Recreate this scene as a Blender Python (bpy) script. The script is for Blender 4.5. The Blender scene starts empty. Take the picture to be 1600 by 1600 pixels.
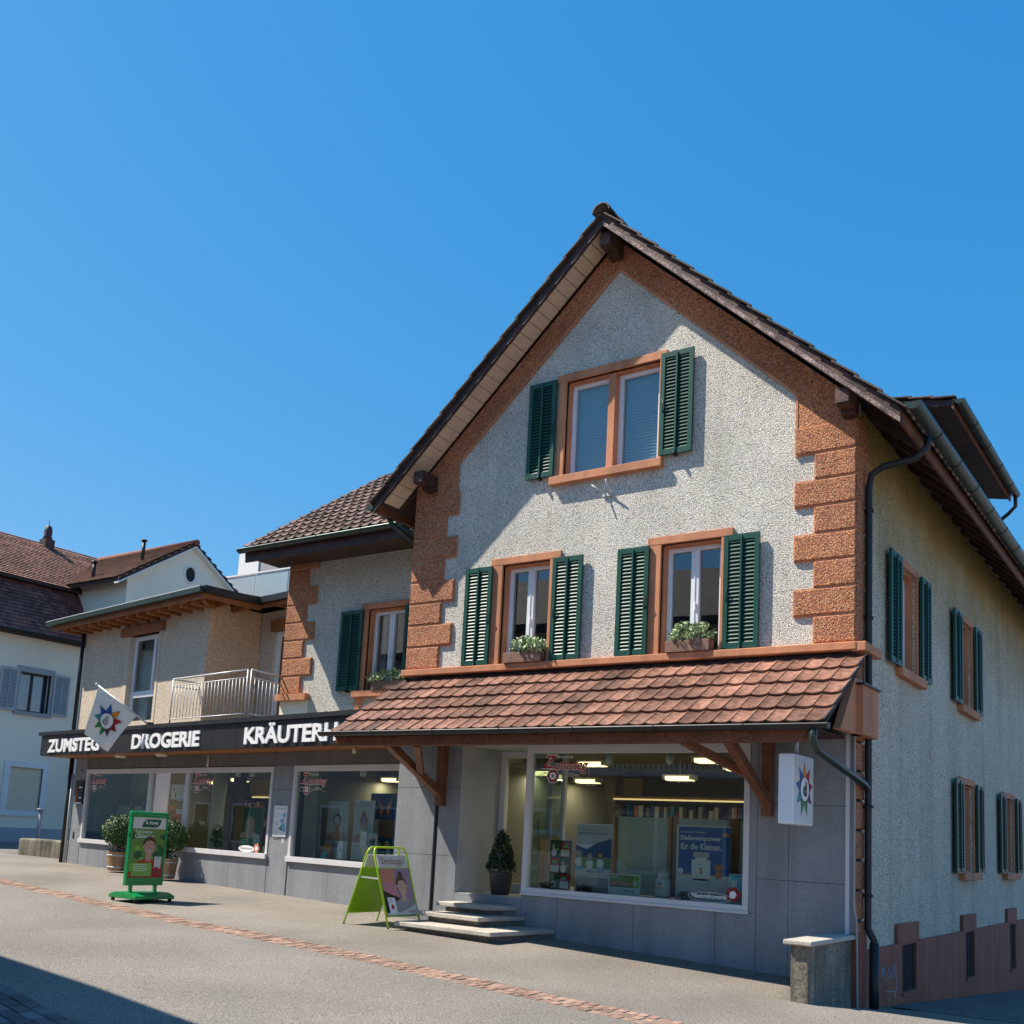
import bpy, math, random
from mathutils import Vector, Matrix
R = math.radians
random.seed(7)
S = bpy.context.scene
COL = S.collection

# ------------------------------------------------------------------ camera
cd = bpy.data.cameras.new('camera'); cam = bpy.data.objects.new('camera', cd); COL.objects.link(cam)
S.camera = cam
F, CX, CY, YA, PI_, RO = 1632.552, 800.076, 1076.967, -0.6106363, 0.1416383, 0.0514694
sy, cy = math.sin(YA), math.cos(YA); sp, cp = math.sin(PI_), math.cos(PI_)
fw = Vector((sy * cp, cy * cp, sp)); rt = Vector((cy, -sy, 0)); up = rt.cross(fw)
cr, sr = math.cos(RO), math.sin(RO)
r2 = cr * rt + sr * up; u2 = -sr * rt + cr * up
cam.matrix_world = Matrix(((r2.x, u2.x, -fw.x, 3.571), (r2.y, u2.y, -fw.y, -11.930), (r2.z, u2.z, -fw.z, 1.65), (0, 0, 0, 1)))
cd.sensor_width = 36; cd.lens = F / 1600 * 36
cd.shift_x = -(CX - 800) / 1600; cd.shift_y = (CY - 800) / 1600
cd.clip_start = .1; cd.clip_end = 3000

# ------------------------------------------------------------------ light
SUN = Vector((-1.98, -1.0, 2.93)).normalized()
w = bpy.data.worlds.new('World'); S.world = w; w.use_nodes = True
nt = w.node_tree; bg = nt.nodes['Background']
sky = nt.nodes.new('ShaderNodeTexSky'); sky.sky_type = 'NISHITA'; sky.sun_disc = False
sky.sun_elevation = math.asin(SUN.z); sky.sun_rotation = math.atan2(SUN.x, SUN.y)
sky.air_density = 1.0; sky.dust_density = 0.4; sky.ozone_density = 2.6; sky.altitude = 300
sc = nt.nodes.new('ShaderNodeSeparateColor'); cc = nt.nodes.new('ShaderNodeCombineColor'); nt.links.new(sky.outputs[0], sc.inputs[0])
for i, (k, g) in enumerate(((.25, 1.55), (1.22, .58), (2.75, .32))):          # camera-like colour response of the clear sky
    p_ = nt.nodes.new('ShaderNodeMath'); p_.operation = 'POWER'; p_.inputs[1].default_value = g; nt.links.new(sc.outputs[i], p_.inputs[0])
    m_ = nt.nodes.new('ShaderNodeMath'); m_.operation = 'MULTIPLY'; m_.inputs[1].default_value = k; nt.links.new(p_.outputs[0], m_.inputs[0])
    q_ = nt.nodes.new('ShaderNodeMath'); q_.operation = 'MINIMUM'; q_.inputs[1].default_value = 5.0; nt.links.new(m_.outputs[0], q_.inputs[0]); nt.links.new(q_.outputs[0], cc.inputs[i])
nt.links.new(cc.outputs[0], bg.inputs[0]); bg.inputs[1].default_value = .11
sd = bpy.data.lights.new('sun', 'SUN'); sd.energy = 5.0; sd.angle = R(.5); sd.color = (1, .92, .79)
so = bpy.data.objects.new('sun', sd); COL.objects.link(so); so.rotation_euler = (-SUN).to_track_quat('-Z', 'Y').to_euler()
so.location = (-20, -20, 30)
S.render.engine = 'CYCLES'
S.view_settings.view_transform = 'Standard'; S.view_settings.look = 'None'; S.view_settings.gamma = 1
S.view_settings.exposure = 0.7
S.cycles.max_bounces = 8; S.cycles.transparent_max_bounces = 12

# ------------------------------------------------------------------ materials
MATS = {}
def nd(t, k, **kw):
    n = t.nodes.new(k)
    for a, b in kw.items():
        if a.startswith('i_'): n.inputs[a[2:].replace('_', ' ')].default_value = b
        else: setattr(n, a, b)
    return n
def mk(name, col, rough=.7, var=.12, vs=3.0, fine=0., fs=60., bump=0., bs=80., metal=0., coat=0., tint=0., dirt=0., emit=0, spec=.5, stretch=None):
    """procedural surface: base colour, broad and fine variation, grain bump, per-piece tint, dirt streaks"""
    m = bpy.data.materials.new(name); m.use_nodes = True; t = m.node_tree; b = t.nodes['Principled BSDF']; L = t.links.new
    MATS[name] = m
    c4 = (*col, 1)
    tc = nd(t, 'ShaderNodeTexCoord'); src = tc.outputs['Object']
    if stretch:
        mp = nd(t, 'ShaderNodeMapping'); mp.inputs['Scale'].default_value = stretch; L(src, mp.inputs[0]); src = mp.outputs[0]
    val = None
    def mul(a, bb):
        n = nd(t, 'ShaderNodeMath', operation='MULTIPLY'); L(a, n.inputs[0])
        if isinstance(bb, float): n.inputs[1].default_value = bb
        else: L(bb, n.inputs[1])
        return n.outputs[0]
    def rng(o, lo, hi, a=.3, z=.7):
        n = nd(t, 'ShaderNodeMapRange'); n.inputs[1].default_value = a; n.inputs[2].default_value = z
        n.inputs[3].default_value = lo; n.inputs[4].default_value = hi; L(o, n.inputs[0]); return n.outputs[0]
    n1 = nd(t, 'ShaderNodeTexNoise'); n1.inputs['Scale'].default_value = vs; n1.inputs['Detail'].default_value = 6; L(src, n1.inputs['Vector'])
    val = rng(n1.outputs['Fac'], 1 - var, 1 + var)
    if fine:
        n2 = nd(t, 'ShaderNodeTexNoise'); n2.inputs['Scale'].default_value = fs; n2.inputs['Detail'].default_value = 3; L(src, n2.inputs['Vector'])
        val = mul(val, rng(n2.outputs['Fac'], 1 - fine, 1 + fine, .35, .65))
    if tint:
        at = nd(t, 'ShaderNodeAttribute', attribute_name='tint'); val = mul(val, rng(at.outputs['Fac'], 1 - tint, 1 + tint, 0, 1))
    if dirt:
        n3 = nd(t, 'ShaderNodeTexNoise'); n3.inputs['Scale'].default_value = 1.0; n3.inputs['Detail'].default_value = 5
        mp = nd(t, 'ShaderNodeMapping'); mp.inputs['Scale'].default_value = (5, 5, .5); L(tc.outputs['Object'], mp.inputs[0]); L(mp.outputs[0], n3.inputs['Vector'])
        val = mul(val, rng(n3.outputs['Fac'], 1 - dirt, 1.05, .35, .6))
    vm = nd(t, 'ShaderNodeVectorMath', operation='SCALE'); vm.inputs[0].default_value = col; L(val, vm.inputs['Scale'])
    L(vm.outputs[0], b.inputs['Base Color'])
    b.inputs['Roughness'].default_value = rough; b.inputs['Metallic'].default_value = metal
    b.inputs['Coat Weight'].default_value = coat; b.inputs['Specular IOR Level'].default_value = spec
    if emit:
        b.inputs['Emission Color'].default_value = c4; b.inputs['Emission Strength'].default_value = emit
    if bump:
        n4 = nd(t, 'ShaderNodeTexNoise'); n4.inputs['Scale'].default_value = bs; n4.inputs['Detail'].default_value = 3; L(src, n4.inputs['Vector'])
        bp = nd(t, 'ShaderNodeBump'); bp.inputs['Strength'].default_value = min(1, bump); bp.inputs['Distance'].default_value = .01; L(n4.outputs['Fac'], bp.inputs['Height'])
        L(bp.outputs[0], b.inputs['Normal'])
    return m
def pebble(name, stops, scale=48., bump=.8, gap=.35, stain=None, big=.08, streak=.45):
    """pebble-dash: every little stone gets its own colour from a ramp, with dark joints between stones"""
    m = bpy.data.materials.new(name); m.use_nodes = True; t = m.node_tree; b = t.nodes['Principled BSDF']; L = t.links.new
    MATS[name] = m
    tc = nd(t, 'ShaderNodeTexCoord'); src = tc.outputs['Object']
    wn = nd(t, 'ShaderNodeTexNoise'); wn.inputs['Scale'].default_value = scale * .8; L(src, wn.inputs['Vector'])
    mixv = nd(t, 'ShaderNodeVectorMath', operation='MULTIPLY_ADD'); L(wn.outputs['Color'], mixv.inputs[0]); mixv.inputs[1].default_value = (.016,) * 3; L(src, mixv.inputs[2])
    vo = nd(t, 'ShaderNodeTexVoronoi'); vo.inputs['Scale'].default_value = scale; L(mixv.outputs[0], vo.inputs['Vector'])
    vo.inputs['Randomness'].default_value = 1
    sep = nd(t, 'ShaderNodeSeparateColor'); L(vo.outputs['Color'], sep.inputs[0])
    rp = nd(t, 'ShaderNodeValToRGB'); cr_ = rp.color_ramp; cr_.interpolation = 'CONSTANT'
    while len(cr_.elements) > 1: cr_.elements.remove(cr_.elements[-1])
    cr_.elements[0].position = 0; cr_.elements[0].color = (*stops[0][1], 1)
    for p, c in stops[1:]:
        e = cr_.elements.new(p); e.color = (*c, 1)
    L(sep.outputs[0], rp.inputs[0])
    mr = nd(t, 'ShaderNodeMapRange'); mr.inputs[1].default_value = .25; mr.inputs[2].default_value = .75; mr.inputs[3].default_value = 1.06; mr.inputs[4].default_value = gap
    L(vo.outputs['Distance'], mr.inputs[0])
    n1 = nd(t, 'ShaderNodeTexNoise'); n1.inputs['Scale'].default_value = 1.1; n1.inputs['Detail'].default_value = 5; L(src, n1.inputs['Vector'])
    m2 = nd(t, 'ShaderNodeMapRange'); m2.inputs[1].default_value = .3; m2.inputs[2].default_value = .7; m2.inputs[3].default_value = 1 - big; m2.inputs[4].default_value = 1 + big; L(n1.outputs['Fac'], m2.inputs[0])
    mm = nd(t, 'ShaderNodeMath', operation='MULTIPLY'); L(mr.outputs[0], mm.inputs[0]); L(m2.outputs[0], mm.inputs[1])
    vm = nd(t, 'ShaderNodeVectorMath', operation='SCALE'); L(rp.outputs[0], vm.inputs[0]); L(mm.outputs[0], vm.inputs['Scale'])
    out = vm.outputs[0]
    if stain:
        sx = nd(t, 'ShaderNodeSeparateXYZ'); L(src, sx.inputs[0])
        z0, z1, scol, amt = stain
        ns = nd(t, 'ShaderNodeTexNoise'); ns.inputs['Scale'].default_value = .9; ns.inputs['Detail'].default_value = 6; L(src, ns.inputs['Vector'])
        a = nd(t, 'ShaderNodeMath', operation='MULTIPLY_ADD'); L(ns.outputs['Fac'], a.inputs[0]); a.inputs[1].default_value = 1.6; L(sx.outputs['Z'], a.inputs[2])
        mz = nd(t, 'ShaderNodeMapRange'); mz.inputs[1].default_value = z0 + .8; mz.inputs[2].default_value = z1 + .8; mz.inputs[3].default_value = 0; mz.inputs[4].default_value = amt; L(a.outputs[0], mz.inputs[0])
        # rain streaks
        mp = nd(t, 'ShaderNodeMapping'); mp.inputs['Scale'].default_value = (3.2, 3.2, .25); L(src, mp.inputs[0])
        n5 = nd(t, 'ShaderNodeTexNoise'); n5.inputs['Scale'].default_value = 1; n5.inputs['Detail'].default_value = 5; L(mp.outputs[0], n5.inputs['Vector'])
        m5 = nd(t, 'ShaderNodeMapRange'); m5.inputs[1].default_value = .5; m5.inputs[2].default_value = .75; m5.inputs[3].default_value = 0; m5.inputs[4].default_value = streak; L(n5.outputs['Fac'], m5.inputs[0])
        mx0 = nd(t, 'ShaderNodeMix', data_type='RGBA', blend_type='MULTIPLY'); L(m5.outputs[0], mx0.inputs[0]); L(out, mx0.inputs[6]); mx0.inputs[7].default_value = (.55, .55, .5, 1)
        mx = nd(t, 'ShaderNodeMix', data_type='RGBA', blend_type='MULTIPLY'); L(mz.outputs[0], mx.inputs[0]); L(mx0.outputs[2], mx.inputs[6]); mx.inputs[7].default_value = (*scol, 1); out = mx.outputs[2]
    L(out, b.inputs['Base Color']); b.inputs['Roughness'].default_value = .85
    bp = nd(t, 'ShaderNodeBump'); bp.inputs['Strength'].default_value = bump; bp.inputs['Distance'].default_value = .012; bp.invert = True
    L(vo.outputs['Distance'], bp.inputs['Height']); L(bp.outputs[0], b.inputs['Normal'])
    return m
def glass(name, tint, ior, rough=0.0):
    m = bpy.data.materials.new(name); m.use_nodes = True; t = m.node_tree; t.nodes.remove(t.nodes['Principled BSDF']); MATS[name] = m
    o = t.nodes['Material Output']; tr = nd(t, 'ShaderNodeBsdfTransparent'); tr.inputs[0].default_value = (*tint, 1)
    gl = nd(t, 'ShaderNodeBsdfGlossy'); gl.inputs['Roughness'].default_value = rough; gl.inputs[0].default_value = (.95, .98, 1, 1)
    lw = nd(t, 'ShaderNodeLayerWeight'); lw.inputs[0].default_value = .5; mx = nd(t, 'ShaderNodeMixShader')
    pw = nd(t, 'ShaderNodeMath', operation='POWER'); t.links.new(lw.outputs['Facing'], pw.inputs[0]); pw.inputs[1].default_value = 4.5
    f0 = ((ior - 1) / (ior + 1)) ** 2
    fr = nd(t, 'ShaderNodeMath', operation='MULTIPLY_ADD'); t.links.new(pw.outputs[0], fr.inputs[0]); fr.inputs[1].default_value = 1 - f0; fr.inputs[2].default_value = f0
    n = nd(t, 'ShaderNodeTexNoise'); n.inputs['Scale'].default_value = 1.3; tc = nd(t, 'ShaderNodeTexCoord'); t.links.new(tc.outputs['Object'], n.inputs['Vector'])
    bp = nd(t, 'ShaderNodeBump'); bp.inputs['Strength'].default_value = .05; bp.inputs['Distance'].default_value = .02; t.links.new(n.outputs['Fac'], bp.inputs['Height']); t.links.new(bp.outputs[0], gl.inputs['Normal'])
    t.links.new(fr.outputs[0], mx.inputs[0]); t.links.new(tr.outputs[0], mx.inputs[1]); t.links.new(gl.outputs[0], mx.inputs[2]); t.links.new(mx.outputs[0], o.inputs[0])

W_ = (.78, .76, .70)
pebble('plaster', [(0, (.84, .79, .70)), (.3, (.72, .67, .59)), (.5, (.90, .83, .66)), (.68, (.56, .53, .49)), (.78, (.92, .89, .83)), (.95, (.40, .38, .36))], 70, 1.0, .55, stain=(98, 99, (1, 1, 1), 0), streak=.3, big=.13)
pebble('plaster_side', [(0, (.90, .81, .64)), (.3, (.76, .67, .52)), (.5, (.92, .82, .58)), (.68, (.52, .46, .36)), (.8, (.95, .87, .72)), (.95, (.34, .30, .24))], 60, 1.0, .45, stain=(4.6, 6.6, (.62, .47, .16), 1.0))
pebble('plaster_wing', [(0, (.78, .74, .66)), (.3, (.64, .60, .53)), (.5, (.82, .75, .60)), (.7, (.45, .42, .38)), (.8, (.84, .81, .75)), (.95, (.32, .30, .28))], 72, .9, .5)
pebble('plaster_pink', [(0, (.90, .74, .57)), (.35, (.80, .64, .49)), (.6, (.93, .78, .58)), (.8, (.62, .49, .38)), (.93, (.94, .85, .70))], 74, .8, .5)
pebble('plaster_bounce_lit', [(0, (.90, .60, .38)), (.35, (.84, .53, .33)), (.6, (.94, .68, .45)), (.8, (.70, .44, .28)), (.93, (.95, .74, .54))], 74, .8, .55)  # warm bounce light from the orange quoins put into the plaster colour
pebble('roughcast', [(0, (.60, .235, .11)), (.3, (.50, .185, .09)), (.55, (.68, .30, .14)), (.72, (.40, .14, .075)), (.86, (.70, .38, .17)), (.96, (.26, .10, .06))], 60, 1.0, .5, big=.2)
mk('terracotta_paint', (.56, .225, .108), .75, .12, 2, .10, 60, .2, 60, dirt=.2)
mk('plinth_paint', (.30, .09, .05), .75, .12, 2, .08, 90, .25, 40, dirt=.25)
mk('shutter_green', (.011, .072, .052), .42, .08, 2, dirt=.1, spec=.35)
mk('shutter_green_dark', (.012, .05, .036), .45, .08, 2)
mk('slat_gap_shade', (.006, .03, .022), .7)  # shade between the shutter slats, as a near-black green
mk('white_paint', (.78, .79, .82), .35, .03, 2)
mk('aluminium_white', (.62, .61, .63), .4, .04, 2, metal=.0)
mk('dark_void', (.02, .02, .022), .9)
mk('dark_wood', (.055, .024, .018), .6, .35, 3, .3, 25, .3, 30, dirt=.2)
mk('worn_board', (.075, .036, .028), .7, .6, 5, .5, 30, .5, 30)
mk('peeling_paint', (.24, .17, .15), .8, .85, 6, .6, 40, .8, 40)
mk('orange_wood', (.30, .105, .03), .55, .2, 3, .25, 20, .2, 20, stretch=(1, 1, 1))
mk('brown_wood', (.17, .062, .028), .5, .2, 3, .25, 20, .2, 20)
mk('cream_board', (.62, .50, .38), .7, .08, 3, .05, 30, .1, 20)
mk('tile_dark', (.085, .060, .050), .8, .3, 2.5, .3, 30, .4, 40, tint=.55)
mk('tile_old', (.17, .105, .08), .8, .3, 2.5, .3, 30, .4, 40, tint=.45)
mk('tile_clay', (.215, .105, .072), .45, .55, 1.6, .35, 18, .3, 40, tint=.38)
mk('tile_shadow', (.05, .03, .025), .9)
mk('gutter_metal', (.035, .055, .045), .38, .15, 3, metal=.4)
mk('dark_metal', (.022, .022, .024), .45, .15, 3, metal=.3)
mk('fascia_black', (.018, .018, .020), .42, .2, 2, .1, 30)
mk('lamp_brown', (.16, .05, .025), .5)
mk('steel', (.55, .56, .57), .5, .1, 5, metal=.35)
mk('asphalt', (.20, .18, .157), .9, .16, .6, .46, 62, .8, 80)
mk('pavement_asphalt', (.205, .18, .153), .9, .22, .55, .42, 66, .7, 90)
mk('ground_dirt', (.16, .15, .13), .95, .2, .5, .3, 60, .4, 60)
mk('side_asphalt', (.12, .12, .12), .9, .2, .8, .7, 45, 1, 60)
mk('brick_red', (.30, .185, .135), .85, .2, 3, .25, 60, .4, 60, tint=.35)
mk('mortar', (.22, .19, .155), .95, .1, 3, .2, 60)
mk('paver', (.15, .12, .12), .8, .2, 3, .2, 60, .3, 60, tint=.4)
mk('step_stone', (.46, .42, .36), .8, .12, 3, .18, 60, .3, 60, dirt=.1)
mk('step_riser', (.17, .155, .13), .9, .3, 5, .3, 40, .4, 50)
mk('joint_dark', (.03, .03, .032), .9)
mk('plain_render', (.42, .42, .43), .9, .06, 2, .04, 60, .1, 50)
mk('white_render', (.88, .79, .62), .9, .10, .35, .04, 40)
mk('grey_trim', (.34, .34, .34), .7, .06, 3)
mk('grey_shutter', (.46, .45, .44), .6, .06, 3)
mk('shop_panel', (.60, .57, .46), .7, .05, 2)
mk('white_wall', (.8, .79, .76), .8, .04, 1)
mk('modern_panel', (.36, .45, .49), .3, .03, 2)
mk('old_concrete', (.20, .18, .135), .95, .35, 2.5, .35, 30, .6, 30, dirt=.5)
mk('soil', (.05, .035, .025), .95, .3, 20, bump=.5)
mk('barrel_wood', (.40, .22, .11), .65, .15, 6, .2, 40, .2, 30, tint=.3)
mk('box_brown', (.22, .12, .08), .7, .2, 8)
mk('leaf', (.05, .115, .022), .5, .3, 8, tint=.55)
mk('leaf_dark', (.028, .062, .022), .5, .3, 8, tint=.5)
mk('leaf_pale', (.36, .46, .24), .5, .25, 8, tint=.55)
mk('petal_white', (.75, .7, .68), .6)
mk('bark', (.10, .065, .04), .9, .3, 20, bump=.5)
mk('pot_grey', (.055, .058, .062), .5, .1, 5)
mk('sign_green', (.0, .25, .065), .3, .04, 3, coat=.2)
mk('lime', (.42, .66, .02), .3, .05, 3, coat=.2)
mk('lime_panel', (.22, .42, .0), .4, .06, 3)
mk('rubber', (.015, .015, .015), .8)
mk('lit_tube', (1, .76, .34), emit=2.6)
mk('lit_strip', (1, .72, .3), emit=.7)
mk('lit_spot', (1, .62, .25), emit=2.5)
mk('shop_pelmet', (.80, .62, .22), .6, .05, 2)
mk('shop_wall', (.15, .135, .10), .8, .05, 1)
mk('shop_ceiling', (.26, .26, .22), .8, .04, 1)
mk('shop_floor', (.20, .18, .15), .6, .1, 2)
mk('shelf_dark', (.05, .035, .028), .7, .2, 4)
mk('shelf_wood', (.35, .17, .06), .5, .15, 4)
mk('panel_pale', (.45, .52, .47), .45, .04, 2)
mk('column_cream', (.62, .60, .50), .6, .04, 2)
mk('curtain', (.42, .42, .40), .9, .12, 6)
mk('blind', (.62, .74, .76), .5, .03, 2)
mk('car_paint', (.42, .48, .52), .25, .03, 2, metal=.3, coat=.6)
mk('car_dark', (.02, .022, .025), .15, .03, 2)
mk('opposite_wall', (.40, .38, .36), .9, .06, 1)
mk('stripe_light', (.55, .55, .55), .8)
PAL = dict(white=(.80, .80, .80), off=(.62, .61, .58), red=(.42, .02, .02), deepred=(.28, .01, .015), blue=(.01, .09, .33), navy=(.02, .06, .18), sky=(.18, .42, .62),
           teal=(.02, .22, .28), green=(.01, .22, .05), dkgreen=(.01, .10, .03), lgreen=(.2, .42, .06), grass=(.13, .24, .04), yellow=(.75, .5, .03), orange=(.72, .22, .02), black=(.015, .015, .015),
           grey=(.3, .3, .32), lgrey=(.5, .5, .52), skin=(.48, .27, .20), skin2=(.56, .36, .28), nose=(.40, .21, .15), hair=(.07, .035, .02), ginger=(.32, .09, .03), blond=(.42, .28, .12), pink=(.55, .22, .25), mauve=(.30, .2, .33), cream=(.68, .6, .42), cyan=(.08, .5, .6), purple=(.12, .02, .1), cloth=(.80, .78, .72), brown=(.2, .09, .04), salmon=(.6, .22, .15))
for k, v in PAL.items(): mk('print_' + k, v, .5, .03, 3)
glass('glass_shop', (.82, .88, .86), 1.85)
glass('glass_window', (.80, .86, .88), 1.9)
glass('glass_frosted', (.62, .78, .86), 1.5)
# grey polished stone cladding with fine veins
def stone(name, col, dark=.6, warm=0):
    m = mk(name, col, .55, .10, 1.3, .12, 70, .12, 60, dirt=.12); t = m.node_tree; L = t.links.new; b = t.nodes['Principled BSDF']
    src = b.inputs['Base Color'].links[0].from_socket
    tc = nd(t, 'ShaderNodeTexCoord'); n = nd(t, 'ShaderNodeTexNoise'); n.inputs['Scale'].default_value = 9; n.inputs['Detail'].default_value = 8; n.inputs['Distortion'].default_value = 2.2; L(tc.outputs['Object'], n.inputs['Vector'])
    s = nd(t, 'ShaderNodeMath', operation='SUBTRACT'); L(n.outputs['Fac'], s.inputs[0]); s.inputs[1].default_value = .5
    a = nd(t, 'ShaderNodeMath', operation='ABSOLUTE'); L(s.outputs[0], a.inputs[0])
    mr = nd(t, 'ShaderNodeMapRange'); mr.inputs[1].default_value = 0; mr.inputs[2].default_value = .035; mr.inputs[3].default_value = dark; mr.inputs[4].default_value = 1; L(a.outputs[0], mr.inputs[0])
    v = nd(t, 'ShaderNodeVectorMath', operation='SCALE'); L(src, v.inputs[0]); L(mr.outputs[0], v.inputs['Scale']); L(v.outputs[0], b.inputs['Base Color'])
stone('grey_stone', (.25, .262, .283), .8); stone('brown_stone', (.15, .14, .135), .75)

# ------------------------------------------------------------------ mesh builder
class MB:
    def __init__(s, M=None): s.v = []; s.f = []; s.mi = []; s.t = []; s.M = M or Matrix(); s.m = 0; s.tint = .5; s.names = []; s.sm = []; s.smooth = False
    def mat(s, n):
        if n not in s.names: s.names.append(n)
        s.m = s.names.index(n); return s
    def add(s, vs, fs):
        o = len(s.v); s.v += [tuple(s.M @ Vector(p)) for p in vs]
        for f in fs: s.f.append([o + i for i in f]); s.mi.append(s.m); s.t.append(s.tint); s.sm.append(s.smooth)
        return s
    def hexa(s, p): return s.add(p, [(0, 3, 2, 1), (4, 5, 6, 7), (0, 1, 5, 4), (1, 2, 6, 5), (2, 3, 7, 6), (3, 0, 4, 7)])
    def box(s, x0, x1, y0, y1, z0, z1):
        return s.hexa([(x0, y0, z0), (x1, y0, z0), (x1, y1, z0), (x0, y1, z0), (x0, y0, z1), (x1, y0, z1), (x1, y1, z1), (x0, y1, z1)])
    def cbox(s, x0, x1, y0, y1, z0, z1, c=.01):
        """box whose edges on the -y (outer) face are chamfered"""
        vs = [(x0, y1, z0), (x1, y1, z0), (x1, y1, z1), (x0, y1, z1), (x0, y0 + c, z0), (x1, y0 + c, z0), (x1, y0 + c, z1), (x0, y0 + c, z1),
              (x0 + c, y0, z0 + c), (x1 - c, y0, z0 + c), (x1 - c, y0, z1 - c), (x0 + c, y0, z1 - c)]
        return s.add(vs, [(0, 1, 2, 3), (8, 9, 10, 11)[::1], (0, 4, 5, 1), (1, 5, 6, 2), (2, 6, 7, 3), (3, 7, 4, 0), (4, 8, 9, 5), (5, 9, 10, 6), (6, 10, 11, 7), (7, 11, 8, 4)])
    def prism(s, poly, a, b, axis='y'):
        """extrude a 2D polygon (x,z for axis y; y,z for x; x,y for z) from a to b"""
        def P(u, v, w):
            return (u, w, v) if axis == 'y' else ((w, u, v) if axis == 'x' else (u, v, w))
        n = len(poly); vs = [P(u, v, a) for u, v in poly] + [P(u, v, b) for u, v in poly]
        fs = [tuple(range(n)), tuple(range(2 * n - 1, n - 1, -1))] + [(i, i + n, (i + 1) % n + n, (i + 1) % n) for i in range(n)]
        return s.add(vs, fs)
    def tube(s, pts, r, n=10, cap=True):
        pts = [Vector(p) for p in pts]; rings = []; k = len(pts)
        rr = r if isinstance(r, (list, tuple)) else [r] * k
        prev = None
        for i, p in enumerate(pts):
            d = (pts[min(i + 1, k - 1)] - pts[max(i - 1, 0)]).normalized()
            a = prev if prev is not None else (Vector((0, 0, 1)) if abs(d.z) < .9 else Vector((1, 0, 0)))
            x = (a - d * a.dot(d)).normalized(); prev = x; y = d.cross(x)
            rings.append([p + rr[i] * (math.cos(2 * math.pi * j / n) * x + math.sin(2 * math.pi * j / n) * y) for j in range(n)])
        vs = [q for rg in rings for q in rg]; fs = []
        for i in range(k - 1):
            for j in range(n): fs.append((i * n + j, i * n + (j + 1) % n, (i + 1) * n + (j + 1) % n, (i + 1) * n + j))
        if cap: fs += [tuple(range(n))[::-1], tuple((k - 1) * n + j for j in range(n))]
        sm = s.smooth; s.smooth = n > 6; s.add(vs, fs); s.smooth = sm; return s
    def bar(s, a, b, wx, wy, up=(0, 0, 1)):
        """rectangular beam from a to b: wx across, wy along up"""
        a = Vector(a); b = Vector(b); d = (b - a).normalized(); u = Vector(up); u = (u - d * u.dot(d)).normalized(); x = d.cross(u)
        q = [(-1, -1), (1, -1), (1, 1), (-1, 1)]
        return s.hexa([p + x * wx / 2 * i + u * wy / 2 * j for p in (a, b) for i, j in q])
    def lathe(s, prof, c=(0, 0, 0), n=24):
        vs = []; fs = []
        for r, z in prof:
            for j in range(n): t = 2 * math.pi * j / n; vs.append((c[0] + r * math.cos(t), c[1] + r * math.sin(t), c[2] + z))
        for i in range(len(prof) - 1):
            for j in range(n): fs.append((i * n + j, i * n + (j + 1) % n, (i + 1) * n + (j + 1) % n, (i + 1) * n + j))
        fs.append(tuple(range(n))[::-1]); fs.append(tuple((len(prof) - 1) * n + j for j in range(n)))
        sm = s.smooth; s.smooth = True; s.add(vs, fs); s.smooth = sm; return s
    def blob(s, c, r, n=10, jit=0):
        vs = []; fs = []; m = n // 2 + 1
        for i in range(1, m):
            a = math.pi * i / m
            for j in range(n):
                t = 2 * math.pi * j / n; q = 1 + random.uniform(-jit, jit)
                vs.append((c[0] + r[0] * q * math.sin(a) * math.cos(t), c[1] + r[1] * q * math.sin(a) * math.sin(t), c[2] + r[2] * q * math.cos(a)))
        vs += [(c[0], c[1], c[2] + r[2]), (c[0], c[1], c[2] - r[2])]
        for i in range(m - 2):
            for j in range(n): fs.append((i * n + j, (i + 1) * n + j, (i + 1) * n + (j + 1) % n, i * n + (j + 1) % n))
        T = len(vs) - 2
        for j in range(n): fs.append((T, j, (j + 1) % n)); fs.append((T + 1, (m - 2) * n + (j + 1) % n, (m - 2) * n + j))
        sm = s.smooth; s.smooth = True; s.add(vs, fs); s.smooth = sm; return s
    def leaves(s, c, r, n, size, shell=.55, up=.3):
        for i in range(n):
            d = Vector((random.gauss(0, 1), random.gauss(0, 1), random.gauss(0, 1))).normalized()
            q = random.random() ** .5 * (1 - shell) + shell
            q *= 1 + random.uniform(-.07, .07)
            p = Vector((c[0] + d.x * r[0] * q, c[1] + d.y * r[1] * q, c[2] + d.z * r[2] * q))
            nrm = (d + Vector((random.gauss(0, .6), random.gauss(0, .6), random.gauss(0, .6) + up))).normalized()
            s.leaf(p, nrm, size * random.uniform(.6, 1.3))
    def leaf(s, p, nrm, l, wd=.5):
        x = nrm.orthogonal().normalized(); x = Matrix.Rotation(random.uniform(0, 6.28), 3, nrm) @ x; y = nrm.cross(x)
        s.tint = random.random()
        s.add([p - x * l / 2, p + y * l * wd / 2 + nrm * l * .08, p + x * l / 2, p - y * l * wd / 2 + nrm * l * .08], [(0, 1, 2, 3)])
    def build(s, name, mat=None, parent=None, bevel=0):
        me = bpy.data.meshes.new(name); me.from_pydata(s.v, [], s.f); 
        if mat and not s.names: s.names = [mat]
        for n in s.names: me.materials.append(MATS[n])
        me.polygons.foreach_set('material_index', s.mi)
        me.polygons.foreach_set('use_smooth', s.sm)
        a = me.attributes.new('tint', 'FLOAT', 'FACE'); a.data.foreach_set('value', s.t)
        me.update()
        o = bpy.data.objects.new(name, me); COL.objects.link(o)
        if parent: o.parent = parent
        if bevel:
            b = o.modifiers.new('bevel', 'BEVEL'); b.width = bevel; b.segments = 2; b.limit_method = 'ANGLE'
        return o
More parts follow.
